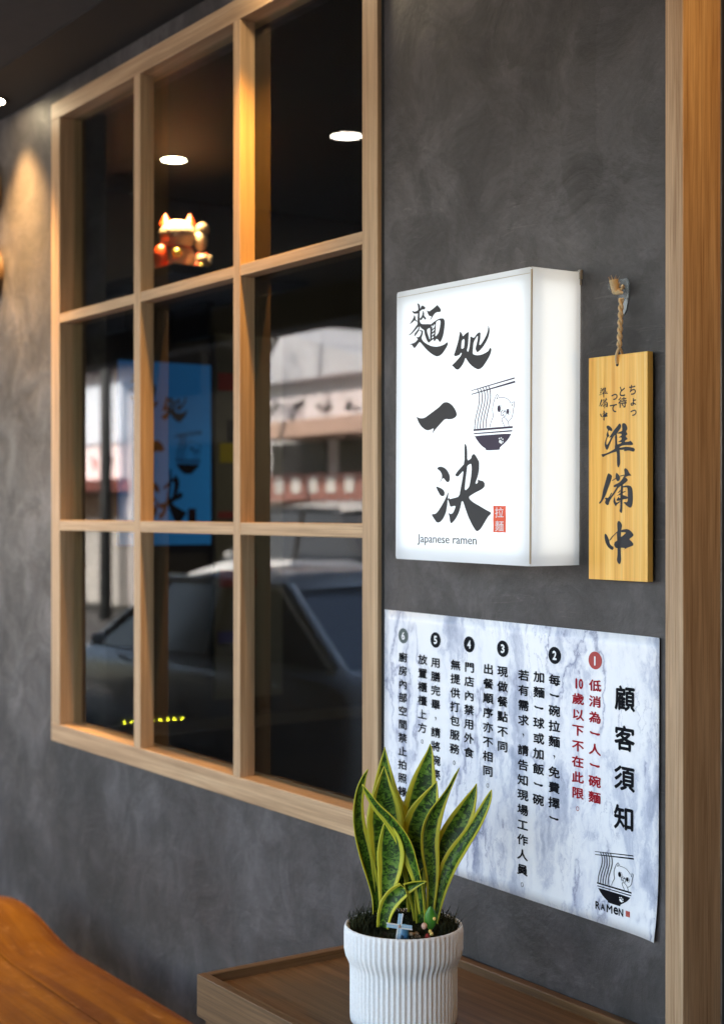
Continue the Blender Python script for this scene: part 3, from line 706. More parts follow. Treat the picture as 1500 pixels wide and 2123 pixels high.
def column(chars, x0, y0, x1, y1, m, name='text_column', w=HW, h=HH, off=.027):
    g = MB(); n_ = len(chars)
    for i, ch in enumerate(chars):
        f = i/(n_-1); c = onY(x0+(x1-x0)*f, y0+(y1-y0)*f, TY)
        if ch == '10': put_glyph(g, '1', (c.x+.0015, TY, c.z), .024, h*1.35, 0, .05); put_glyph(g, '0', (c.x+.0125, TY, c.z), .022, h*1.35, 0, .03)
        elif ch == '。': 
            add_line(g, [(c.x+.0032*math.cos(a), c.z+.0036*math.sin(a)) for a in [k*math.pi/6 for k in range(13)]], .0011, lambda p: (p[0], TY, p[1]), 0, 0)
        elif ch == ',': add_poly(g, [[(c.x-.003,c.z+.003),(c.x+.001,c.z+.003),(c.x+.0025,c.z),(c.x-.0005,c.z-.0045),(c.x,c.z-.0005)]], lambda p: (p[0], TY, p[1]), 0, 0)
        elif ch == '一': 
            s_ = w*.5; add_poly(g, [[(c.x-s_,c.z+.0015),(c.x-s_*.8,c.z+.003),(c.x-s_*.4,c.z+.0012),(c.x+s_*.4,c.z+.0008),(c.x+s_*.85,c.z+.0015),(c.x+s_,c.z-.001),(c.x+s_*.6,c.z-.0033),(c.x,c.z-.0016),(c.x-s_*.7,c.z-.0016)]], lambda p: (p[0], TY, p[1]))
        else: put_glyph(g, ch, c, w*1.18, h*1.18, 0, off)
    draped(g).build(name, m, nt_, weld=False)
BK, RD = M['poster_ink'], M['red_ink']
for i, ch in enumerate('顧客須知'):
    c = onY(1294.5 - .5*i, 1448 + 82.7*i, TY); g = MB(); put_glyph(g, ch, c, .049, .0425, 0, .026)
    draped(g).build('title_character', BK, nt_, weld=False)
column('低消為一人一碗麵', 1233, 1421, 1232, 1653, RD)
column(['10'] + list('歲以下不在此限。'), 1197.7, 1416, 1197, 1676.5, RD)
column('每一碗拉麵,免費擇一', 1148.7, 1409.7, 1148, 1696.4, BK)
column('加麵一球或加飯一碗', 1116.7, 1403.3, 1115.4, 1658, BK)
column('若有需求,請告知現場工作人員。', 1084.7, 1400, 1082.4, 1834, BK)
column('現做餐點不同', 1041, 1392, 1041, 1547.5, BK)
column('出餐順序亦不相同。', 1011.6, 1387, 1010.3, 1628.4, BK)
column('門店內禁用外食', 972.4, 1383.3, 971, 1559.8, BK)
column('無提供打包服務。', 943.7, 1378.4, 941, 1581.3, BK)
column('用膳完畢,請將碗筷', 902.5, 1373.5, 902.5, 1605, BK)
column('放置櫃檯上方。', 875.6, 1367.4, 874.8, 1537.2, BK)
column('廚房內部空間禁止拍照錄影', 835, 1362.5, 833.5, 1668.7, BK)
for nmb, x, y, m in (('1',1233,1369,'badge_red'),('2',1149,1358.5,'badge_black'),('3',1041.5,1344.6,'badge_black'),('4',971.9,1335.6,'badge_black'),('5',902.3,1326.5,'badge_black'),('6',835.4,1317.9,'badge_green')):
    c = onY(x, y, TY); g = MB(); g.face([(c.x+.0163*math.cos(a), TY, c.z+.0150*math.sin(a)) for a in [k*math.pi/16 for k in range(32)]])
    bdg = draped(g).build('number_badge', M[m], nt_); g = MB(); put_glyph(g, nmb, (c.x, TY-.0003, c.z), .0095, .0145, 0, .03, False) if nmb != '1' else put_glyph(g, nmb, (c.x+.0048, TY-.0003, c.z), .021, .0205, 0, .04); draped(g).build('number', M['white_ink'], bdg, weld=False)
# the same logo on the notice: scaled from the sign's face to the paper, level with it
sf = crop(970, 770, 12.486, 0); l0 = sf((75, 490)); l1 = sf((1215, 255)); n0 = onY(1225+95/12.486, 1750+190/12.486, TY); n1 = onY(1225+1098/12.486, 1750+315/12.486, TY)
scl = (n1.x-n0.x)/(l1.x-l0.x); zt = sf((600, 2035)).z; nzb = onY(1225+600/12.486, 1750+1535/12.486, TY).z
sclz = ((n0.z+n1.z)/2 - nzb) / ((l0.z+l1.z)/2 - zt)
def to_note(Y):
    def fn(p):
        w_ = sf(p); return Vector((n0.x + (w_.x-l0.x)*scl, Y, n0.z + (w_.z-l0.z)*sclz - .006*(w_.x-l0.x)*scl))
    return fn
logo(to_note(TY), to_note(TY-.0003), 'bowl_logo', nt_, BK, M['white_ink'])
g = MB()
for ch, u, v_, hh in (('R',165,1588,1.1),('A',300,1628,1),('M',470,1680,1.1),('e',632,1730,1),('N',765,1770,1.05)):
    c = onY(1225+u/12.486, 1750+v_/12.486, TY); put_glyph(g, ch, c, .0100 if ch != 'M' else .0128, .0112*hh, 0, .026, False)
draped(g).build('caption', BK, nt_, weld=False)
g = MB(); a = onY(1225+890/12.486, 1750+1722/12.486, TY); b = onY(1225+998/12.486, 1750+1905/12.486, TY)
g.face([(a.x,TY,a.z),(a.x,TY,b.z),(b.x,TY,b.z),(b.x,TY,a.z)]); s2 = draped(g).build('seal', M['badge_red'], nt_)
g = MB(); 
for ch, f in (('拉', .28), ('麵', .72)): put_glyph(g, ch, ((a.x+b.x)/2, TY-.0003, a.z+(b.z-a.z)*f), (b.x-a.x)*.8, (a.z-b.z)*.42, 0, 0)
draped(g).build('seal_character', plain('pale_red', (.6,.2,.15), .5), s2, weld=False)

# ------------------------------------------------------------------ walnut side table with a raised rim
TZ = .715
ta = thing('side_table', (-2.05, -.25, 0), 'dark walnut side table with a raised rim under the potted plant', 'table')
TW, TD = .98, .464                                # built square, then turned a little against the wall
tc = Vector((-2.424, -.008, 0)); tang = R_(.6)
def tbox(mb, x0, x1, y0, y1, z0, z1, g):
    i0 = len(mb.v); mb.box(x0, x1, y0, y1, z0, z1, g)
    Mx = Matrix.Translation(tc) @ Matrix.Rotation(tang, 4, 'Z')
    for i in range(i0, len(mb.v)): mb.v[i] = tuple(Mx @ Vector(mb.v[i]))
    return mb
RW, RZ = .019, TZ - .016
tbox(MB(), RW, TW-RW, -TD+RW, -RW, RZ-.018, RZ, 'x').build('table_top', M['table'], ta)
for nm, b, g in (('rim', (0, TW, -RW, 0), 'x'), ('rim', (0, TW, -TD, -TD+RW), 'x'), ('rim', (0, RW, -TD+RW, -RW), 'y'), ('rim', (TW-RW, TW, -TD+RW, -RW), 'y')):
    tbox(MB(), *b, RZ-.06, TZ, g).build(nm, M['table'], ta, bevel=.0015)
for x in (.012, TW-.052):
    for y in (-TD+.012, -.052): tbox(MB(), x, x+.04, y, y+.04, .002, RZ-.06, 'z').build('leg', M['table'], ta)

# ------------------------------------------------------------------ fluted white pot with the snake plant
PD = 2.52
pc = onD(836, 1061, PD); PX, PY = pc.x, pc.y
RIM = 1.55 - (1914-1061)/F_PX*PD
PZ = RZ + .0005; H = RIM - PZ
def flutes(n=62, d=.0023): 
    def w(a, r, h):
        k = .5 + .5*math.cos(a*n); f = 1 if .012 < h < H-.005 and r > .085 else 0
        return -d*f*(1-k)**.8
    return w
pl_ = thing('potted_plant', (PX, PY, PZ), 'snake plant with yellow-edged leaves in a fluted white pot', 'potted plant')
pot = MB()
zb_ = H - .062
prof = [(.084,0),(.089,.004),(.0900,.014),(.0900,zb_-.012),(.0905,zb_-.004),(.0935,zb_+.004),(.0975,zb_+.012),(.0995,zb_+.022),(.0998,H-.012),(.0992,H-.006),(.0975,H-.0012),(.0955,H),(.0935,H-.0016),(.0925,H-.006),(.092,H-.03),(.090,H-.04)]
pot.lathe(prof, (PX, PY, PZ), 496, wob=flutes(), capb=True)
ceram, t_, b_ = mat('white_ceramic'); f_ = noise_(t_, geo_map(t_), 260, 3); r_ = ramp(t_, f_, [(.3,(.70,.69,.68)),(.7,(.78,.77,.76))]); t_.links.new(r_.outputs[0], b_.inputs['Base Color']); b_.inputs['Roughness'].default_value = .55; bump(t_, b_, f_, .08, .001)
pot.build('pot', ceram, pl_, smooth=True)
SZ = RIM - .018
so_ = MB(); rows = []
for i in range(11):
    r = .0915*i/10
    rows.append([(PX + max(r,.0005)*math.cos(a), PY + max(r,.0005)*math.sin(a), SZ + .012*(1-(r/.0915)**2) + .007*noise.noise(Vector((r*60*math.cos(a), r*60*math.sin(a), 1)))) for a in [k*math.pi/20 for k in range(40)]])
so_.grid(rows, 0, True)
moss = plain('dark_moss', (.022,.024,.009), .95, .2, var=.6, vscale=160)
so_.build('soil', plain('dark_soil', (.018,.013,.009), .95, var=.5, vscale=150), pl_, smooth=True)
mo = MB(); rnd = random.Random(3)
for i in range(4200):
    a = rnd.random()*6.283; r = .09*math.sqrt(rnd.random())
    side = math.cos(a - math.atan2(SN*1, CS*1))       # taller tufts towards both ends
    hgt = .007 + .010*rnd.random() + (.026*rnd.random() if r > .055 and rnd.random() < .5 else 0)
    p = Vector((PX + r*math.cos(a), PY + r*math.sin(a), SZ + .006)); d = Vector((rnd.uniform(-1,1)*.6, rnd.uniform(-1,1)*.6, 1)) * hgt
    fr_ = Vector((PX, PY, 0)) - Vector((CAM.x, CAM.y, 0)); fr_.normalize()
    if (p - Vector((PX, PY, p.z))).dot(-fr_) > .035: d *= .45
    q_ = p + d*.55 + Vector((rnd.uniform(-.004,.004), rnd.uniform(-.004,.004), 0)); e = p + d + Vector((rnd.uniform(-.010,.010), rnd.uniform(-.010,.010), -.004))
    w_ = Vector((rnd.uniform(-1,1), rnd.uniform(-1,1), 0)).normalized()*.0009
    mo.face([p-w_, p+w_, q_+w_*.8, q_-w_*.8]); mo.face([q_-w_*.8, q_+w_*.8, e])
tag(mo.build('moss', moss, pl_, weld=False), kind='stuff')

def leaf_mat():
    m, t, b = mat('snake_leaf')
    uv = t.nodes.new('ShaderNodeUVMap'); sp_ = t.nodes.new('ShaderNodeSeparateXYZ'); t.links.new(uv.outputs[0], sp_.inputs[0])
    u = math_(t, 'ABSOLUTE', sp_.outputs[0]); 
    v = geo_map(t)
    wob = noise_(t, v, 60, 2)
    uu = math_(t, 'ADD', u, math_(t, 'MULTIPLY', math_(t, 'SUBTRACT', wob, .5), .14))
    mp = mapping(t, 'UV', (1.5, 105, 1)); band = noise_(t, mp, 1.0, 5, .62, 1.2)
    g = ramp(t, band, [(.38, (.009,.030,.003)), (.485, (.020,.065,.006)), (.525, (.07,.165,.014)), (.66, (.12,.235,.025))]).outputs[0]
    st = noise_(t, mapping(t, 'UV', (26, 3, 1)), 1, 3)
    y = ramp(t, st, [(.35, (.38,.40,.028)), (.6, (.60,.54,.05)), (.8, (.68,.59,.11))]).outputs[0]
    k = ramp(t, uu, [(.65, (0,0,0)), (.71, (1,1,1))]).outputs[0]
    pale = ramp(t, uu, [(.57, (0,0,0)), (.63, (.5,.5,.5)), (.69, (.2,.2,.2))]).outputs[0]
    c = mix(t, k, mix(t, pale, g, (.11,.19,.05)), y)
    t.links.new(c, b.inputs['Base Color']); b.inputs['Roughness'].default_value = .46; b.inputs['Specular IOR Level'].default_value = .3
    b.inputs['Subsurface Weight'].default_value = 0
    bump(t, b, st, .12, .001); return m
M['leaf'] = leaf_mat()
fwd = Vector((-CS, SN, 0)); rgt = Vector((SN, CS, 0))
def leaf(pts, dep, cup=.35, twist=0.0):
    """pts: (u, v, half width) down the middle of a leaf from tip to foot in enlarged-crop units; dep: metres towards the viewer at tip and foot;
    cup: how deep the channel is; twist: turn of the blade about its length, tip and foot (radians)"""
    n = 26; P = []
    tw = twist if isinstance(twist, tuple) else (twist, twist)
    dp = dep if isinstance(dep, tuple) else (dep, dep)
    k = len(pts) - 1
    def cr(a, b, c, d, t): return .5*((2*b) + (-a+c)*t + (2*a-5*b+4*c-d)*t*t + (-a+3*b-3*c+d)*t**3)
    for i in range(n+1):
        f = i/n*k; j = min(int(f), k-1); t = f - j
        q = [pts[max(j-1,0)], pts[j], pts[j+1], pts[min(j+2,k)]]
        u, v, w = (cr(q[0][m], q[1][m], q[2][m], q[3][m], t) for m in range(3))
        g_ = i/n; d = dp[0] + (dp[1]-dp[0])*g_
        P.append((onD(680+u/3.86, 1520+v/3.86, PD - d), max(w, 1)*1.13/3.86/F_PX*(PD-d), tw[0]+(tw[1]-tw[0])*g_))
    rows, uvs = [], []; L = 0
    for i, (p, w, t) in enumerate(P):
        T = (P[max(i-1,0)][0] - P[min(i+1,n)][0]).normalized()
        side = fwd.cross(T).normalized() * -1
        if side.dot(rgt) < 0 and abs(side.dot(rgt)) > .5: side = -side
        nrm = -fwd
        side = (side*math.cos(t) + nrm*math.sin(t)); nn = T.cross(side).normalized()
        if nn.dot(-fwd) < 0: nn = -nn
        if i: L += (p - P[i-1][0]).length
        ww = w / max(.45, math.cos(t))
        row = []; uvr = []
        for a in range(-6, 7):
            x = a/6; row.append(p + side*ww*x + nn*(cup*ww*(x*x - .5))); uvr.append((x, L*1.0 + .37*(dep[0] if isinstance(dep, tuple) else dep)*40))
        rows.append(row); uvs.append(uvr)
    g = MB(); g.grid(rows, 0, False, uvs)
    o = g.build('leaf', M['leaf'], pl_, smooth=True)
    s = o.modifiers.new('thickness', 'SOLIDIFY'); s.thickness = .0016; s.offset = -1
    return o
leaf([(452,108,2),(452,180,20),(450,280,48),(455,440,86),(465,620,135),(465,800,135),(445,1050,105),(430,1250,70),(420,1400,50)], -.030, .30, .05)
leaf([(446,262,2),(446,330,28),(446,430,62),(450,560,105),(455,720,132),(462,900,125),(448,1100,92),(435,1280,60),(425,1430,48)], -.008, .38, -.05)
leaf([(318,288,3),(285,350,18),(255,440,30),(236,560,36),(238,700,42),(262,850,46),(300,1000,46),(345,1160,40),(375,1300,32),(380,1440,28)], (.012,-.004), .5, (-.5,-.75))
leaf([(272,405,3),(320,480,22),(400,590,34),(490,680,44),(575,790,52),(635,900,52),(680,1040,44),(720,1180,34),(742,1320,26),(755,1450,22)], (.034,.022), .6, (.7,.85))
leaf([(462,688,3),(470,740,34),(490,830,74),(502,950,98),(495,1080,90),(475,1220,66),(460,1350,46),(452,1480,40)], .020, .35, .1)
leaf([(815,84,3),(812,150,24),(790,260,56),(765,390,90),(740,540,112),(715,720,120),(700,900,105),(690,1100,80),(685,1300,55),(685,1430,45)], -.036, .3, .1)
leaf([(868,383,3),(845,450,34),(810,540,72),(770,650,112),(738,780,130),(712,930,122),(700,1090,96),(705,1250,66),(715,1400,45),(722,1500,38)], -.016, .36, (.25,.1))
leaf([(1048,276,3),(1010,350,12),(965,440,18),(915,530,32),(855,640,56),(815,760,68),(805,900,68),(818,1040,60),(828,1180,46),(822,1320,36),(810,1470,30)], .010, .5, (-.4,-.35))
leaf([(1186,402,3),(1172,450,18),(1140,530,44),(1095,630,70),(1040,730,84),(975,840,86),(925,960,72),(890,1090,56),(868,1230,44),(852,1360,36),(848,1480,30)], -.022, .34, .1)
leaf([(1306,452,3),(1285,520,22),(1240,620,34),(1180,730,42),(1110,840,46),(1040,940,54),(975,1050,56),(925,1180,50),(888,1310,40),(862,1440,32),(850,1520,28)], (-.004,.004), .45, (.5,.45))
leaf([(792,1185,3),(745,1195,16),(680,1215,34),(600,1255,50),(530,1310,58),(480,1380,56),(452,1460,48),(436,1560,40)], (.045,.030), .5, (.3,.2))
leaf([(760,1075,3),(745,1120,18),(735,1200,34),(735,1300,42),(738,1400,42),(740,1520,36)], -.006, .35, 0)
leaf([(640,500,3),(630,560,30),(615,660,60),(600,800,75),(590,1000,70),(590,1200,50),(600,1400,36)], -.045, .3, 0)

# ------------------------------------------------------------------ tiny ornaments stuck in the pot
wm = thing('toy_windmill', onD(833, 1948, PD - .06), 'tiny light blue toy windmill standing in the pot soil', 'ornament')
wb = onD(838, 1950, PD - .058); hub = onD(827.5, 1920.5, PD - .071)
blue = plain('toy_blue', (.05,.22,.42), .4); bl2 = plain('toy_pale_blue', (.22,.47,.66), .45); wht = plain('toy_white', (.72,.72,.70), .4)
MB().lathe([(.0085,-.014),(.0080,0),(.0066,.014),(.0050,.022),(.0030,.026),(.0004,.0275)], wb, 20, capb=True).build('tower', blue, wm, smooth=True)
bd_ = MB(); bw_ = MB()
toC = -fwd; up_ = Vector((0, 0, 1))
for ang in (8, 98, 188, 278):
    a = R_(ang); d = rgt*math.sin(a)*1 + up_*math.cos(a); s_ = rgt*math.cos(a) - up_*math.sin(a)
    def slab(mb, l0, l1, w0, w1, t0, t1):
        P = [hub + d*l + s_*w + toC*t for l in (l0, l1) for w in (w0, w1) for t in (t0, t1)]
        for q_ in ((0,1,3,2),(4,6,7,5),(0,4,5,1),(2,3,7,6),(0,2,6,4),(1,5,7,3)): mb.face([P[i] for i in q_])
    slab(bd_, .003, .0205, -.0042, .0012, 0, .001); slab(bw_, .0, .0215, .0012, .0034, -.0003, .0014)
    for j in range(7): slab(bw_, .0045+j*.0024, .0049+j*.0024, -.0042, .0012, .001, .0012)
    slab(bw_, .003, .0205, -.0018, -.0014, .001, .0012)
bd_.build('sail', bl2, wm, weld=False); bw_.build('sail_frame', wht, wm, weld=False)
MB().ball(hub + toC*.002, .0022, n=12).build('hub', plain('hub_copper', (.55,.38,.32), .3, metal=.6), wm, smooth=True)
fg = thing('gnome_figure', onD(888, 1945, PD - .055), 'tiny figure in red with a big green leaf standing in the pot soil', 'ornament')
gl_ = MB(); lc = onD(892, 1906, PD - .05)
rows = []
for i in range(15):
    f = i/14; h_ = -.018 + .040*f; w_ = .0100*math.sin(math.pi*min(1, f*.96+.03))**.7
    rows.append([lc + up_*h_ + rgt*w_*x + toC*(.003*(1-x*x)) for x in [-1,-.6,-.2,.2,.6,1]])
gl_.grid(rows); o = gl_.build('green_leaf', plain('toy_green', (.045,.20,.018), .35, var=.3, vscale=120), fg, smooth=True)
s_ = o.modifiers.new('thickness', 'SOLIDIFY'); s_.thickness = .0012
bp = onD(886, 1944, PD - .06)
MB().lathe([(.0062,-.012),(.0058,-.003),(.0046,.002),(.0022,.006),(.0005,.007)], bp, 16, capb=True).build('red_coat', plain('toy_red', (.42,.03,.02), .4), fg, smooth=True)
hd = MB().ball(onD(879, 1920, PD - .06), .0050, (1,1,1.15), 12); hd.build('head', plain('toy_skin', (.62,.36,.26), .5), fg, smooth=True)
hn = MB(); hn.ball(onD(891, 1931, PD - .064), .0032, n=10); hn.ball(onD(894, 1936, PD - .066), .0034, n=10); hn.ball(onD(900, 1905, PD-.056), .0030, n=10); hn.build('yellow_berry', plain('toy_yellow', (.70,.48,.14), .4), fg, smooth=True)
rk = MB(); rr_ = random.Random(5)
for i in range(9):
    c = onD(858 + rr_.uniform(-9, 12), 1940 + rr_.uniform(-6, 6), PD - .052 - rr_.uniform(0,.012)); rk.ball(c, rr_.uniform(.0025,.0045), (1,1,.8), 8)
tag(rk.build('gravel', plain('tan_gravel', (.22,.15,.09), .9, var=.4, vscale=200), loc=onD(858,1945,PD-.05), smooth=False, weld=False), 'small tan gravel heap between the toy windmill and the red figure', 'gravel', kind='stuff')

# ------------------------------------------------------------------ orange wooden bench, lower left
bn = thing('wooden_bench', (-3.8, -.36, 0), 'orange varnished wooden bench with a rounded corner in front of the grey wall', 'bench')
BZ = .42
def seat_outline(y0, y1, x0, x1, rad):
    pts = [(x1, y0), (x1, y1)]
    pts += [(x0 + rad + rad*math.cos(a), y1 - rad + rad*math.sin(a)) for a in [R_(90 + k*9) for k in range(11)]]
    return pts + [(x0, y0)]
def plank(y0, y1, rad, nm):
    g = MB(); x0, x1 = -4.25, -2.75; nx, ny = 60, 10; top, bot = [], []
    offu, offv = random.random()*5, random.random()*5
    uvs = []
    for i in range(nx+1):
        x = x0 + (x1-x0)*i/nx; r1, r2, ru = [], [], []
        yy1 = y1
        if rad and x < x0 + rad: yy1 = y1 - rad + math.sqrt(max(0, rad*rad - (x0+rad-x)**2))
        for j in range(ny+1):
            y = y0 + (yy1-y0)*j/ny; e = min(1, max(0, (yy1 - y)/.012)) if rad else 1
            q_ = min(1, max(0, (-3.60-x)/.38)); rise = .053*q_*q_*(3-2*q_) - .9*max(0, -4.0-x)**2
            z = BZ + rise - .006*(1-e)**2
            r1.append((x, y, z)); r2.append((x, y, BZ + rise - .034)); ru.append((x+offu, y+offv))
        top.append(r1); bot.append(r2); uvs.append(ru)
    g.grid(top, 0, False, uvs); g.grid(bot[::-1], 0, False, uvs)
    g.grid([[r[-1] for r in top], [r[-1] for r in bot]], 0, False, [[(u[-1][0], u[-1][1]) for u in uvs], [(u[-1][0], u[-1][1]+.03) for u in uvs]]); g.grid([[r[0] for r in bot], [r[0] for r in top]], 0, False, [[(u[0][0], u[0][1]+.03) for u in uvs], [(u[0][0], u[0][1]) for u in uvs]])
    g.grid([bot[0], top[0]]); g.grid([top[-1], bot[-1]])
    g.build(nm, M['bench'], bn, smooth=False)
plank(-.362, -.185, .06, 'seat_plank'); plank(-.560, -.3645, 0, 'seat_plank')
for x in (-4.15, -3.0):
    for y in (-.50, -.26): MB().box(x, x+.05, y-.025, y+.025, .003, BZ - .035, 'z').build('leg', M['bench'], bn, bevel=.003)
MB().box(-4.10, -3.0, -.39, -.35, .30, BZ - .036, 'x').build('apron', M['bench'], bn)

# ------------------------------------------------------------------ two round wooden plaques at the left edge of the picture
for (py, lab) in ((395, 'upper round wooden plaque cut by the left edge of the picture'), (562, 'lower round wooden plaque cut by the left edge of the picture')):
    e = onY(3 if py < 450 else 7, py, -.004); r = .085
    c = (e.x - r, -.05, e.z)
    d = thing('wall_plaque', (c[0], 0, c[2]), lab, 'wall plaque', 'round plaques on the grey wall')
    MB().lathe([(r*.98,.049),(r,.03),(r,.006),(r*.97,0)], c, 48, axis='y').build('rim', plain('plaque_rim', (.05,.025,.01), .5), d, smooth=True)
    k = MB(); k.face([(c[0]+r*.965*math.cos(a), c[1]+.001, c[2]+r*.965*math.sin(a)) for a in [i*math.pi/24 for i in range(48)]]); k.build('face', M['oak'], d)

# ------------------------------------------------------------------ things in the dark room
M['cat_red'] = plain('cat_red_paint', (.62,.06,.015), .35)
def cat(loc, s, label, group=None):
    c = thing('beckoning_cat', loc, label, 'figurine', group); x, y, z = loc
    def B(mb, dx, dz, r, sc=(1,1,1), dy=0): 
        p = Vector(loc) + rgt*dx*s + up_*dz*s - fwd*dy*s; return mb.ball(p, r*s, sc, 16)
    b = MB(); B(b, 0, .055, .062, (1,1,.95)); B(b, 0, .135, .058, (1.12,1,.84)); B(b, .072, .118, .022, (1,1,1.5)); B(b, .078, .155, .021); B(b, -.05, .045, .025, (1,1,1.5), .03); B(b, -.035, .012, .026, (1,1,.6), .045); B(b, .035, .012, .026, (1,1,.6), .045)
    b.build('body', plain('cat_shaded_white', (.60,.46,.34), .3), c, smooth=True, weld=False)  # white body dulled to tan: the warm shade is put into its colour
    for sx in (-1, 1):
        e = MB(); p = Vector(loc) + rgt*sx*.038*s + up_*.168*s
        e.lathe([(.020*s,0),(.013*s,.014*s),(.002*s,.034*s)], p, 12); e.build('ear', M['cat_red'], c, smooth=True, weld=False)
    
    k = MB(); p = Vector(loc) + up_*.092*s
    k.lathe([(.044*s,-.005*s),(.050*s,0),(.044*s,.006*s)], p, 24); k.build('collar', M['cat_red'], c, smooth=True)
    u_ = MB(); u_.lathe([(.02*s,-.002*s),(.084*s,0),(.090*s,.010*s),(.080*s,.020*s),(.02*s,.022*s)], Vector(loc) + Vector((0,0,-.002*s)), 24); u_.build('cushion', M['cat_red'], c, smooth=True)
    g = MB(); B(g, .005, .07, .017, (1,1,1), .058); g.build('coin', plain('gold', (.80,.58,.15), .25, metal=.8), c, smooth=True)
    m = MB(); B(m, -.045, .055, .026, (.8,1,1.7), .048); m.build('bib', M['cat_red'], c, smooth=True)
    f = MB()
    for sx in (-1, 1): B(f, sx*.022, .140, .007, (1,1,1), .054)
    B(f, 0, .125, .004, (1.4,1,1), .060); f.build('face_marking', M['black'], c, smooth=True, weld=False)
    return c
cp = onD(368, 577, 5.30)
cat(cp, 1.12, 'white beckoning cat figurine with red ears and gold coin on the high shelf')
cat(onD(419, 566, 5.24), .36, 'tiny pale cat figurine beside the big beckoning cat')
shf = thing('wall_shelf', (-4.9, .75, cp.z), 'dark high shelf in the room carrying the beckoning cat', 'shelf')
MB().box(-5.295, -4.45, .52, 1.05, cp.z - .03, cp.z - .001).build('board', M['room'], shf)
for yb in (.60, .95): MB().box(-5.295, -5.0, yb, yb+.02, cp.z - .16, cp.z - .031).build('bracket', M['black'], shf)
# framed picture on the back of the shelf
# blue poster and menu board on the side wall of the room
XB = IX0 + .004
def onX(px, py, X): v = ray(px, py); return CAM + v * ((X - CAM.x) / v.x)
def wall_rect(mb, a, b, X): 
    mb.face([(X, a.y, a.z), (X, a.y, b.z), (X, b.y, b.z), (X, b.y, a.z)])
bpn = thing('blue_poster', (XB, .87, 1.8), 'blue poster with an added glow and black calligraphy on the side wall of the dark room', 'poster')
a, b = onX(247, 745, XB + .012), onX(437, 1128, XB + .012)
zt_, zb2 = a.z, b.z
MB().box(XB, XB + .012, a.y, b.y, zb2, zt_).build('sheet', emit('blue_added_glow', (.004,.26,.85), .016), bpn)  # glow put into the sheet so the poster shows through the pane
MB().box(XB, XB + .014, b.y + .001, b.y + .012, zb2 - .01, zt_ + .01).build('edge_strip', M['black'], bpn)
M['flat'] = plain('matt_black', (.0015,.0015,.002), .9, .02); M['flat_red'] = plain('matt_dark_red', (.02,.002,.003), .9, .02)
# the four characters again, laid onto this wall
def relay(src, name, mt, x=XB + .0128):
    me = src.data.copy(); base = BASE[src.name]
    for v in me.vertices:
        w_ = v.co + base; f = (w_.x - x0)/BW; h_ = (w_.z - z0)/BH
        v.co = Vector((x, a.y + f*(b.y-a.y), zb2 + h_*(zt_-zb2))) - BASE[bpn.name]
    me.materials.clear(); me.materials.append(mt)
    o = bpy.data.objects.new(name, me); COL.objects.link(o); o.parent = bpn; BASE[o.name] = BASE[bpn.name]
for c_ in (ch1, ch2, ch3, ch4): relay(c_, 'character', M['flat'])
relay(lg, 'bowl_logo', M['flat']); relay(seal, 'seal', M['flat_red'])
mn = thing('menu_board', (XB, 1.3, 1.7), 'tall grey menu board with red and yellow labels in the dark room', 'menu board')
a2, b2 = onX(446, 690, XB + .02), onX(585, 1440, XB + .02)
MB().box(XB, XB + .02, a2.y, b2.y, b2.z, a2.z).build('panel', plain('menu_grey', (.11,.105,.09), .5), mn)
for (px0, py0, px1, py1, c_) in ((452,772,520,812,(.30,.02,.02)), (455,918,520,960,(.32,.26,.02)), (452,1060,520,1074,(.25,.03,.03)), (455,1180,530,1215,(.22,.03,.02)), (452,1310,520,1330,(.06,.05,.20))):
    q0, q1 = onX(px0, py0, XB + .021), onX(px1, py1, XB + .021); g = MB().box(XB + .0201, XB + .022, q0.y, q1.y, q1.z, q0.z); g.build('label', plain('menu_label', c_, .5), mn)
q0, q1 = onX(472, 870, XB + .021), onX(512, 916, XB + .021); MB().box(XB + .0201, XB + .023, q0.y, q1.y, q1.z, q0.z).build('photo', M['black'], mn)
# counter with a row of little yellow-green indicator lamps
ctr = thing('serving_counter', (-4.9, 1.0, 0), 'dark serving counter in the room behind the window', 'counter')
MB().box(-5.29, -5.02, .30, 3.2, .004, .70).build('cabinet', M['room'], ctr); MB().box(-5.295, -5.0, .28, 3.22, .70, .73).build('counter_top', M['black'], ctr)
ldm = emit('led_yellow', (.80,.85,.04), 14)
l0_, l1_ = onX(258, 1498, -4.985), onX(377, 1489, -4.985)
dv = thing('indicator_strip', (-4.99, 1, l0_.z), 'row of lit yellow-green indicator lamps on a dark strip behind the glass', 'indicator lights')
MB().box(-4.999, -4.989, l0_.y - .02, l1_.y + .02, l0_.z - .012, l0_.z + .02).build('strip', M['black'], dv)
for i in range(9):
    f = i/8; p = l0_.lerp(l1_, f); MB().ball((-4.986, p.y, p.z), .0011, n=8).build('lamp', ldm, dv, smooth=True)

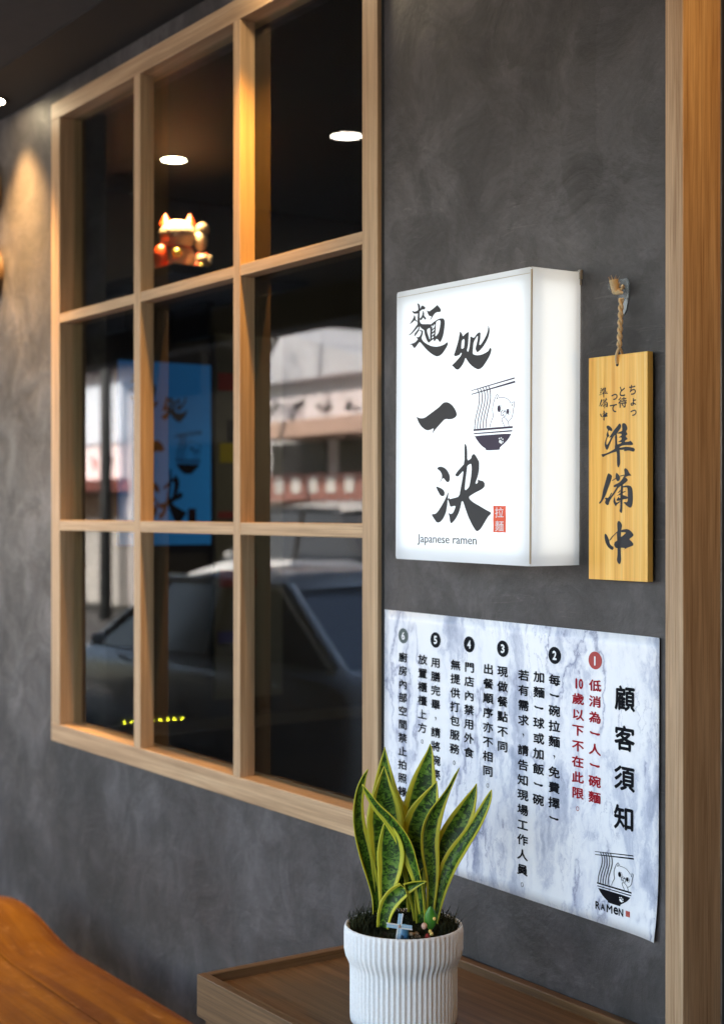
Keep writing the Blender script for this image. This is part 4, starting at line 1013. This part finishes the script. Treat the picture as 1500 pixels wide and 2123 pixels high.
# ------------------------------------------------------------------ the street, seen mirrored in the panes
nb = thing('added_shade_wall', (1.8, -1.4, 0), 'unseen dark wall added beyond the doorway to shade the right end of the arcade', 'wall')  # unseen wall, added to keep light off the right end of the arcade
MB().box(1.8, 1.9, -2.7, -.004, .002, CEIL - .004).box(.6, 1.799, -2.74, -2.66, .002, CEIL - .004).build('panel', plain('shade_wall_grey', (.11,.085,.06), .7), nb)
paint_s = plain('silver_paint', (.76,.79,.84), .3, coat=.6); paint_w = plain('white_paint', (.72,.73,.74), .3, coat=.5)
carglass = plain('car_glass_sky_sheen', (.21,.26,.34), .12, .6); rubber = plain('rubber', (.02,.02,.02), .8); alloy = plain('alloy', (.45,.46,.47), .3, metal=.7)  # near car's glass is paled: bright sky and street put into its colour
def car(cx, cy, gz, paint, label, hs=1.0, gl=None, group='cars parked along the street'):
    """nose towards -x"""
    c = thing('parked_car', (cx, cy, gz), label, 'car', group); L, Wd = 4.4, 1.74
    X = lambda u: cx - L/2 + u
    Z = lambda z: gz + z*hs
    def loft(mb, secs, mi=0):
        rows = []
        for y, pts in secs: rows.append([(X(u), cy + y, Z(z)) for u, z in pts])
        mb.grid(rows, mi, True); mb.face(rows[0], mi); mb.face(rows[-1][::-1], mi)
    prof = [(.10,.28),(.02,.42),(.0,.56),(.06,.68),(.30,.76),(.8,.83),(1.22,.90),(2.4,.93),(3.7,.95),(4.15,.94),(4.34,.88),(4.4,.66),(4.38,.44),(4.28,.28)]
    def shr(k, dz): 
        m = 2.2; return [(m + (u-m)*k, .28 + (z-.28)*dz) for u, z in prof]
    g = MB(); h = Wd/2
    loft(g, [(-h+.0, shr(.93,.80)), (-h+.03, shr(.97,.93)), (-h+.16, prof), (h-.16, prof), (h-.03, shr(.97,.93)), (h, shr(.93,.80))])
    g.build('body', paint, c, smooth=True)
    base = [(1.20,.88),(4.02,.92)]; roof = [(1.98,1.36),(2.3,1.40),(2.9,1.40),(3.38,1.34)]
    gh = MB(); bw, rw_ = .76, .60
    ring = lambda s, k: None
    lo = [(1.18,.88,-bw),(4.05,.92,-bw*.96),(4.05,.92,bw*.96),(1.18,.88,bw)]; hi = [(2.0,1.36,-rw_),(3.36,1.35,-rw_),(3.36,1.35,rw_),(2.0,1.36,rw_)]
    T = lambda p: (X(p[0]), cy + p[2], Z(p[1]))
    for i in range(4):
        j = (i+1) % 4; gh.face([T(lo[i]), T(lo[j]), T(hi[j]), T(hi[i])])
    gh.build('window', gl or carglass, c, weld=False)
    r = MB(); rows = []
    for k in range(9):
        y = -rw_ - .03 + (2*rw_+.06)*k/8; b = .05*(1 - (y/rw_)**2) - .0
        rows.append([(X(u), cy + y, Z(z + (b if 0 < i < 5 else b*.4))) for i, (u, z) in enumerate([(1.94,1.345),(2.1,1.37),(2.4,1.39),(2.8,1.39),(3.2,1.375),(3.42,1.34)])])
    r.grid(rows); r.build('roof', paint, c, smooth=True)
    for s in (-1, 1):
        p = MB(); p.tube([T((1.16,.88,s*bw)), T((1.98,1.365,s*(rw_+.01)))], .024, 8); p.tube([T((4.06,.93,s*bw*.95)), T((3.36,1.355,s*(rw_+.01)))],   .045, 8)
        p.tube([T((2.72,.93,s*bw*1.0)), T((2.68,1.38,s*(rw_+.015)))], .022, 8); p.tube([T((1.98,1.365,s*(rw_+.01))), T((3.36,1.355,s*(rw_+.01)))], .024, 8)
        p.build('pillar', gl or paint, c, smooth=True, weld=False)
    for u in (.82, 3.52):
        for s in (-1, 1):
            y0 = cy + s*(h-.10); wc = (X(u), y0, gz + .315)
            w = MB(); w.lathe([(.20,-.09),(.29,-.10),(.315,-.07),(.315,.07),(.29,.10),(.20,.09)], wc, 28, axis='y'); t_ = w.build('wheel', rubber, c, smooth=True)
            q = MB()
            for k in range(5):
                a = k*2*math.pi/5; d = Vector((math.cos(a), 0, math.sin(a))); n_ = Vector((-math.sin(a), 0, math.cos(a))); o = Vector(wc) + Vector((0, s*.095, 0))
                q.face([o + n_*.045, o - n_*.045, o + d*.21 - n_*.03, o + d*.21 + n_*.03])
            q.lathe([(.20,s*.085),(.215,s*.100),(.225,s*.092)], wc, 28, axis='y'); q.build('rim', alloy, t_, weld=False)
            ar = MB(); ar.lathe([(.36,s*.088),(.33,s*.092),(.30,s*.06)], wc, 28, axis='y'); ar.build('wheel_arch', rubber, c, weld=False)
    for s in (-1, 1):
        MB().ball((X(.10), cy + s*.62, Z(.64)), .1, (.7,1.6,.6), 12).build('headlight', M['white'], c, smooth=True)
        MB().ball((X(4.33), cy + s*.64, Z(.80)), .09, (.5,1.2,.7), 12).build('tail_light', M['badge_red'], c, smooth=True)
        MB().ball((X(1.55), cy + s*.90, Z(.95)), .055, (.6,1,.7), 10).build('mirror', paint, c, smooth=True)
    return c
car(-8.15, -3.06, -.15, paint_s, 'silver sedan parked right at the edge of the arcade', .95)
car(-14.6, -7.6, -.15, paint_w, 'tall white car parked on the far side of the road', 1.27, plain('dark_car_glass', (.07,.075,.085), .1, .6))

def facade(name, x0, x1, y, h, col, label, parts, depth=6):
    b = thing(name, ((x0+x1)/2, y, 0), label, 'building')
    MB().box(x0, x1, y - depth, y, .004, h).build('wall', plain(name + '_wall', col, .85, .05 if max(col) < .1 else .4, var=.08, vscale=2), b)
    for (nm, a0, a1, z0_, z1_, out, c_) in parts:
        m = c_ if not isinstance(c_, tuple) else plain(nm + '_paint', c_, .6, var=.08, vscale=6)
        MB().box(a0, a1, y + .003, y + out, z0_, z1_).build(nm, m, b)
    return b
drk = plain('shop_opening', (.025,.024,.026), .5)
fA = facade('white_shophouse', -18.45, -13.0, -9.0, 3.30, (.72,.73,.76), 'low white shophouse across the road with a salmon awning', [
    ('signboard', -18.4, -13.1, 2.72, 3.10, .16, (.78,.74,.78)), ('awning', -17.3, -13.1, 2.50, 2.70, .9, (.58,.40,.33)),
    ('doorway', -18.1, -16.7, 2.06, 2.49, .03, drk), ('doorway', -16.4, -13.4, 2.06, 2.49, .03, drk), ('counter', -17.7, -13.1, 1.70, 2.04, .4, (.36,.17,.15)), ('base_wall', -18.4, -13.1, .01, 1.69, .2, (.20,.12,.08))])
for k in range(12):
    xx = -18.2 + k*.42; MB().box(xx, xx + .20, -8.598, -8.585, 1.80, 2.0).build('counter_card', M['white'], fA)
rg = random.Random(11)
for k in range(7):                               # the signboard's lettering is too blurred to read: dark blotches
    g = MB(); xx = -17.9 + k*.68; z_ = 2.91
    for q in range(5): add_poly(g, [ell(xx + rg.uniform(-.13,.13), z_ + rg.uniform(-.09,.09), rg.uniform(.03,.10), rg.uniform(.02,.05), 8)], lambda p, q=q: (p[0], -8.838 + .002*q, p[1]), 0, 0)
    g.build('sign_blotch', M['poster_ink'], fA, weld=False)
rf = MB().prism([(-18.5,3.304),(-12.9,3.304),(-15.2,3.42),(-18.5,4.25)], -15, -8.7); rf.build('roof', plain('roof_blue_grey', (.62,.65,.72), .6), fA)
fB = facade('signed_shophouse', -28.5, -22.6, -9.0, 3.95, (.60,.58,.60), 'white shophouse with large pale signboards across the road', [
    ('signboard', -28.3, -22.7, 2.70, 3.70, .15, (.66,.74,.86)), ('signboard', -28.3, -22.7, 2.10, 2.66, .16, (.84,.76,.80)), ('awning', -28.3, -22.7, 1.90, 2.06, .8, (.52,.20,.17)),
    ('doorway', -28.0, -25.6, 1.45, 1.88, .03, drk), ('doorway', -25.3, -23.0, 1.45, 1.88, .03, (.20,.12,.07)), ('base_wall', -28.3, -22.7, .01, 1.44, .2, (.40,.39,.38))])
for k in range(8):
    g = MB(); xx = -28.0 + k*.7
    for q in range(4): add_poly(g, [ell(xx + rg.uniform(-.12,.12), 2.40 + rg.uniform(-.10,.10), rg.uniform(.03,.09), rg.uniform(.02,.06), 8)], lambda p, q=q: (p[0], -8.838 + .002*q, p[1]), 0, 0)
    g.build('sign_blotch', M['red_ink'] if k % 3 == 0 else M['poster_ink'], fB, weld=False)
MB().prism([(-28.7,3.954),(-22.4,3.954),(-22.4,4.10),(-28.7,4.35)], -15, -8.6).build('roof', plain('roof_purple_grey', (.26,.20,.24), .6), fB)
fC = facade('charcoal_building', -21.95, -18.46, -9.2, 8.5, (.007,.007,.0075), 'tall charcoal building between the two white shophouses', [
    ('window', -21.7, -20.6, 3.4, 4.8, .03, M['flat']), ('window', -20.3, -18.9, 3.4, 4.8, .03, M['flat']), ('shutter', -21.7, -18.8, .02, 2.6, .04, M['flat'])])
facade('yellow_building', -31.5, -27.4, -16.5, 6.9, (.60,.45,.09), 'yellow building rising behind the white shophouses', [('window', -30.9, -30.0, 5.4, 6.3, .05, (.5,.5,.48)), ('window', -29.4, -28.5, 5.4, 6.3, .05, (.5,.5,.48))])
facade('cream_building', -46.0, -37.5, -16.5, 8.6, (.66,.58,.30), 'cream and yellow building far down the street', [('band', -45.9, -37.6, 5.0, 6.0, .05, (.60,.50,.08)), ('window', -44.5, -42.5, 6.5, 7.8, .05, (.4,.5,.6)), ('window', -41.0, -39.0, 6.5, 7.8, .05, (.4,.5,.6))])
up_ = Vector((0, 0, 1))
ple = thing('utility_pole', (-21.9, -8.2, -.15), 'dark concrete utility pole on the far kerb', 'pole')
MB().tube([(-21.9,-8.2,-.15),(-21.88,-8.2,7.5)], [.10,.07], 12).build('pole', plain('pole_grey', (.05,.055,.06), .8), ple, smooth=True)
MB().box(-22.6, -21.2, -8.25, -8.15, 6.6, 6.72).build('cross_arm', M['black'], ple)
tre = thing('street_tree', (-16.3, -7.75, -.14), 'small street tree with a dark bent trunk on the far side of the road', 'tree')
g = MB(); rg = random.Random(4)
tips = []
def limb(p, d, l, r, n):
    e = p + d*l; m_ = (p+e)/2 + Vector((rg.uniform(-1,1), rg.uniform(-1,1), 0))*l*.08
    g.tube([p, m_, e], [r, r*.85, r*.7], 7)
    if n == 0: tips.append(e); return
    for k in range(3): limb(e, (d + Vector((rg.uniform(-.8,.8), rg.uniform(-.8,.8), rg.uniform(-.35,.4)))).normalized(), l*.55, r*.62, n-1)
limb(Vector((-16.7,-7.75,-.14)), Vector((.14,.02,1)).normalized(), 3.5, .075, 3)
g.build('trunk', plain('bark', (.03,.025,.02), .9), tre, smooth=True, weld=False)
c = MB()
for tip in tips:
    for k in range(55):
        p = tip + Vector((rg.gauss(0,.32), rg.gauss(0,.32), rg.gauss(.05,.22))); d = Vector((rg.uniform(-1,1), rg.uniform(-1,1), rg.uniform(-.6,.6))).normalized(); e = d.orthogonal().normalized()
        c.face([p, p + d*.05 + e*.025, p + d*.11, p + d*.05 - e*.025])
c.build('crown', plain('tree_leaves', (.06,.085,.025), .6, var=.5, vscale=3), tre, weld=False)
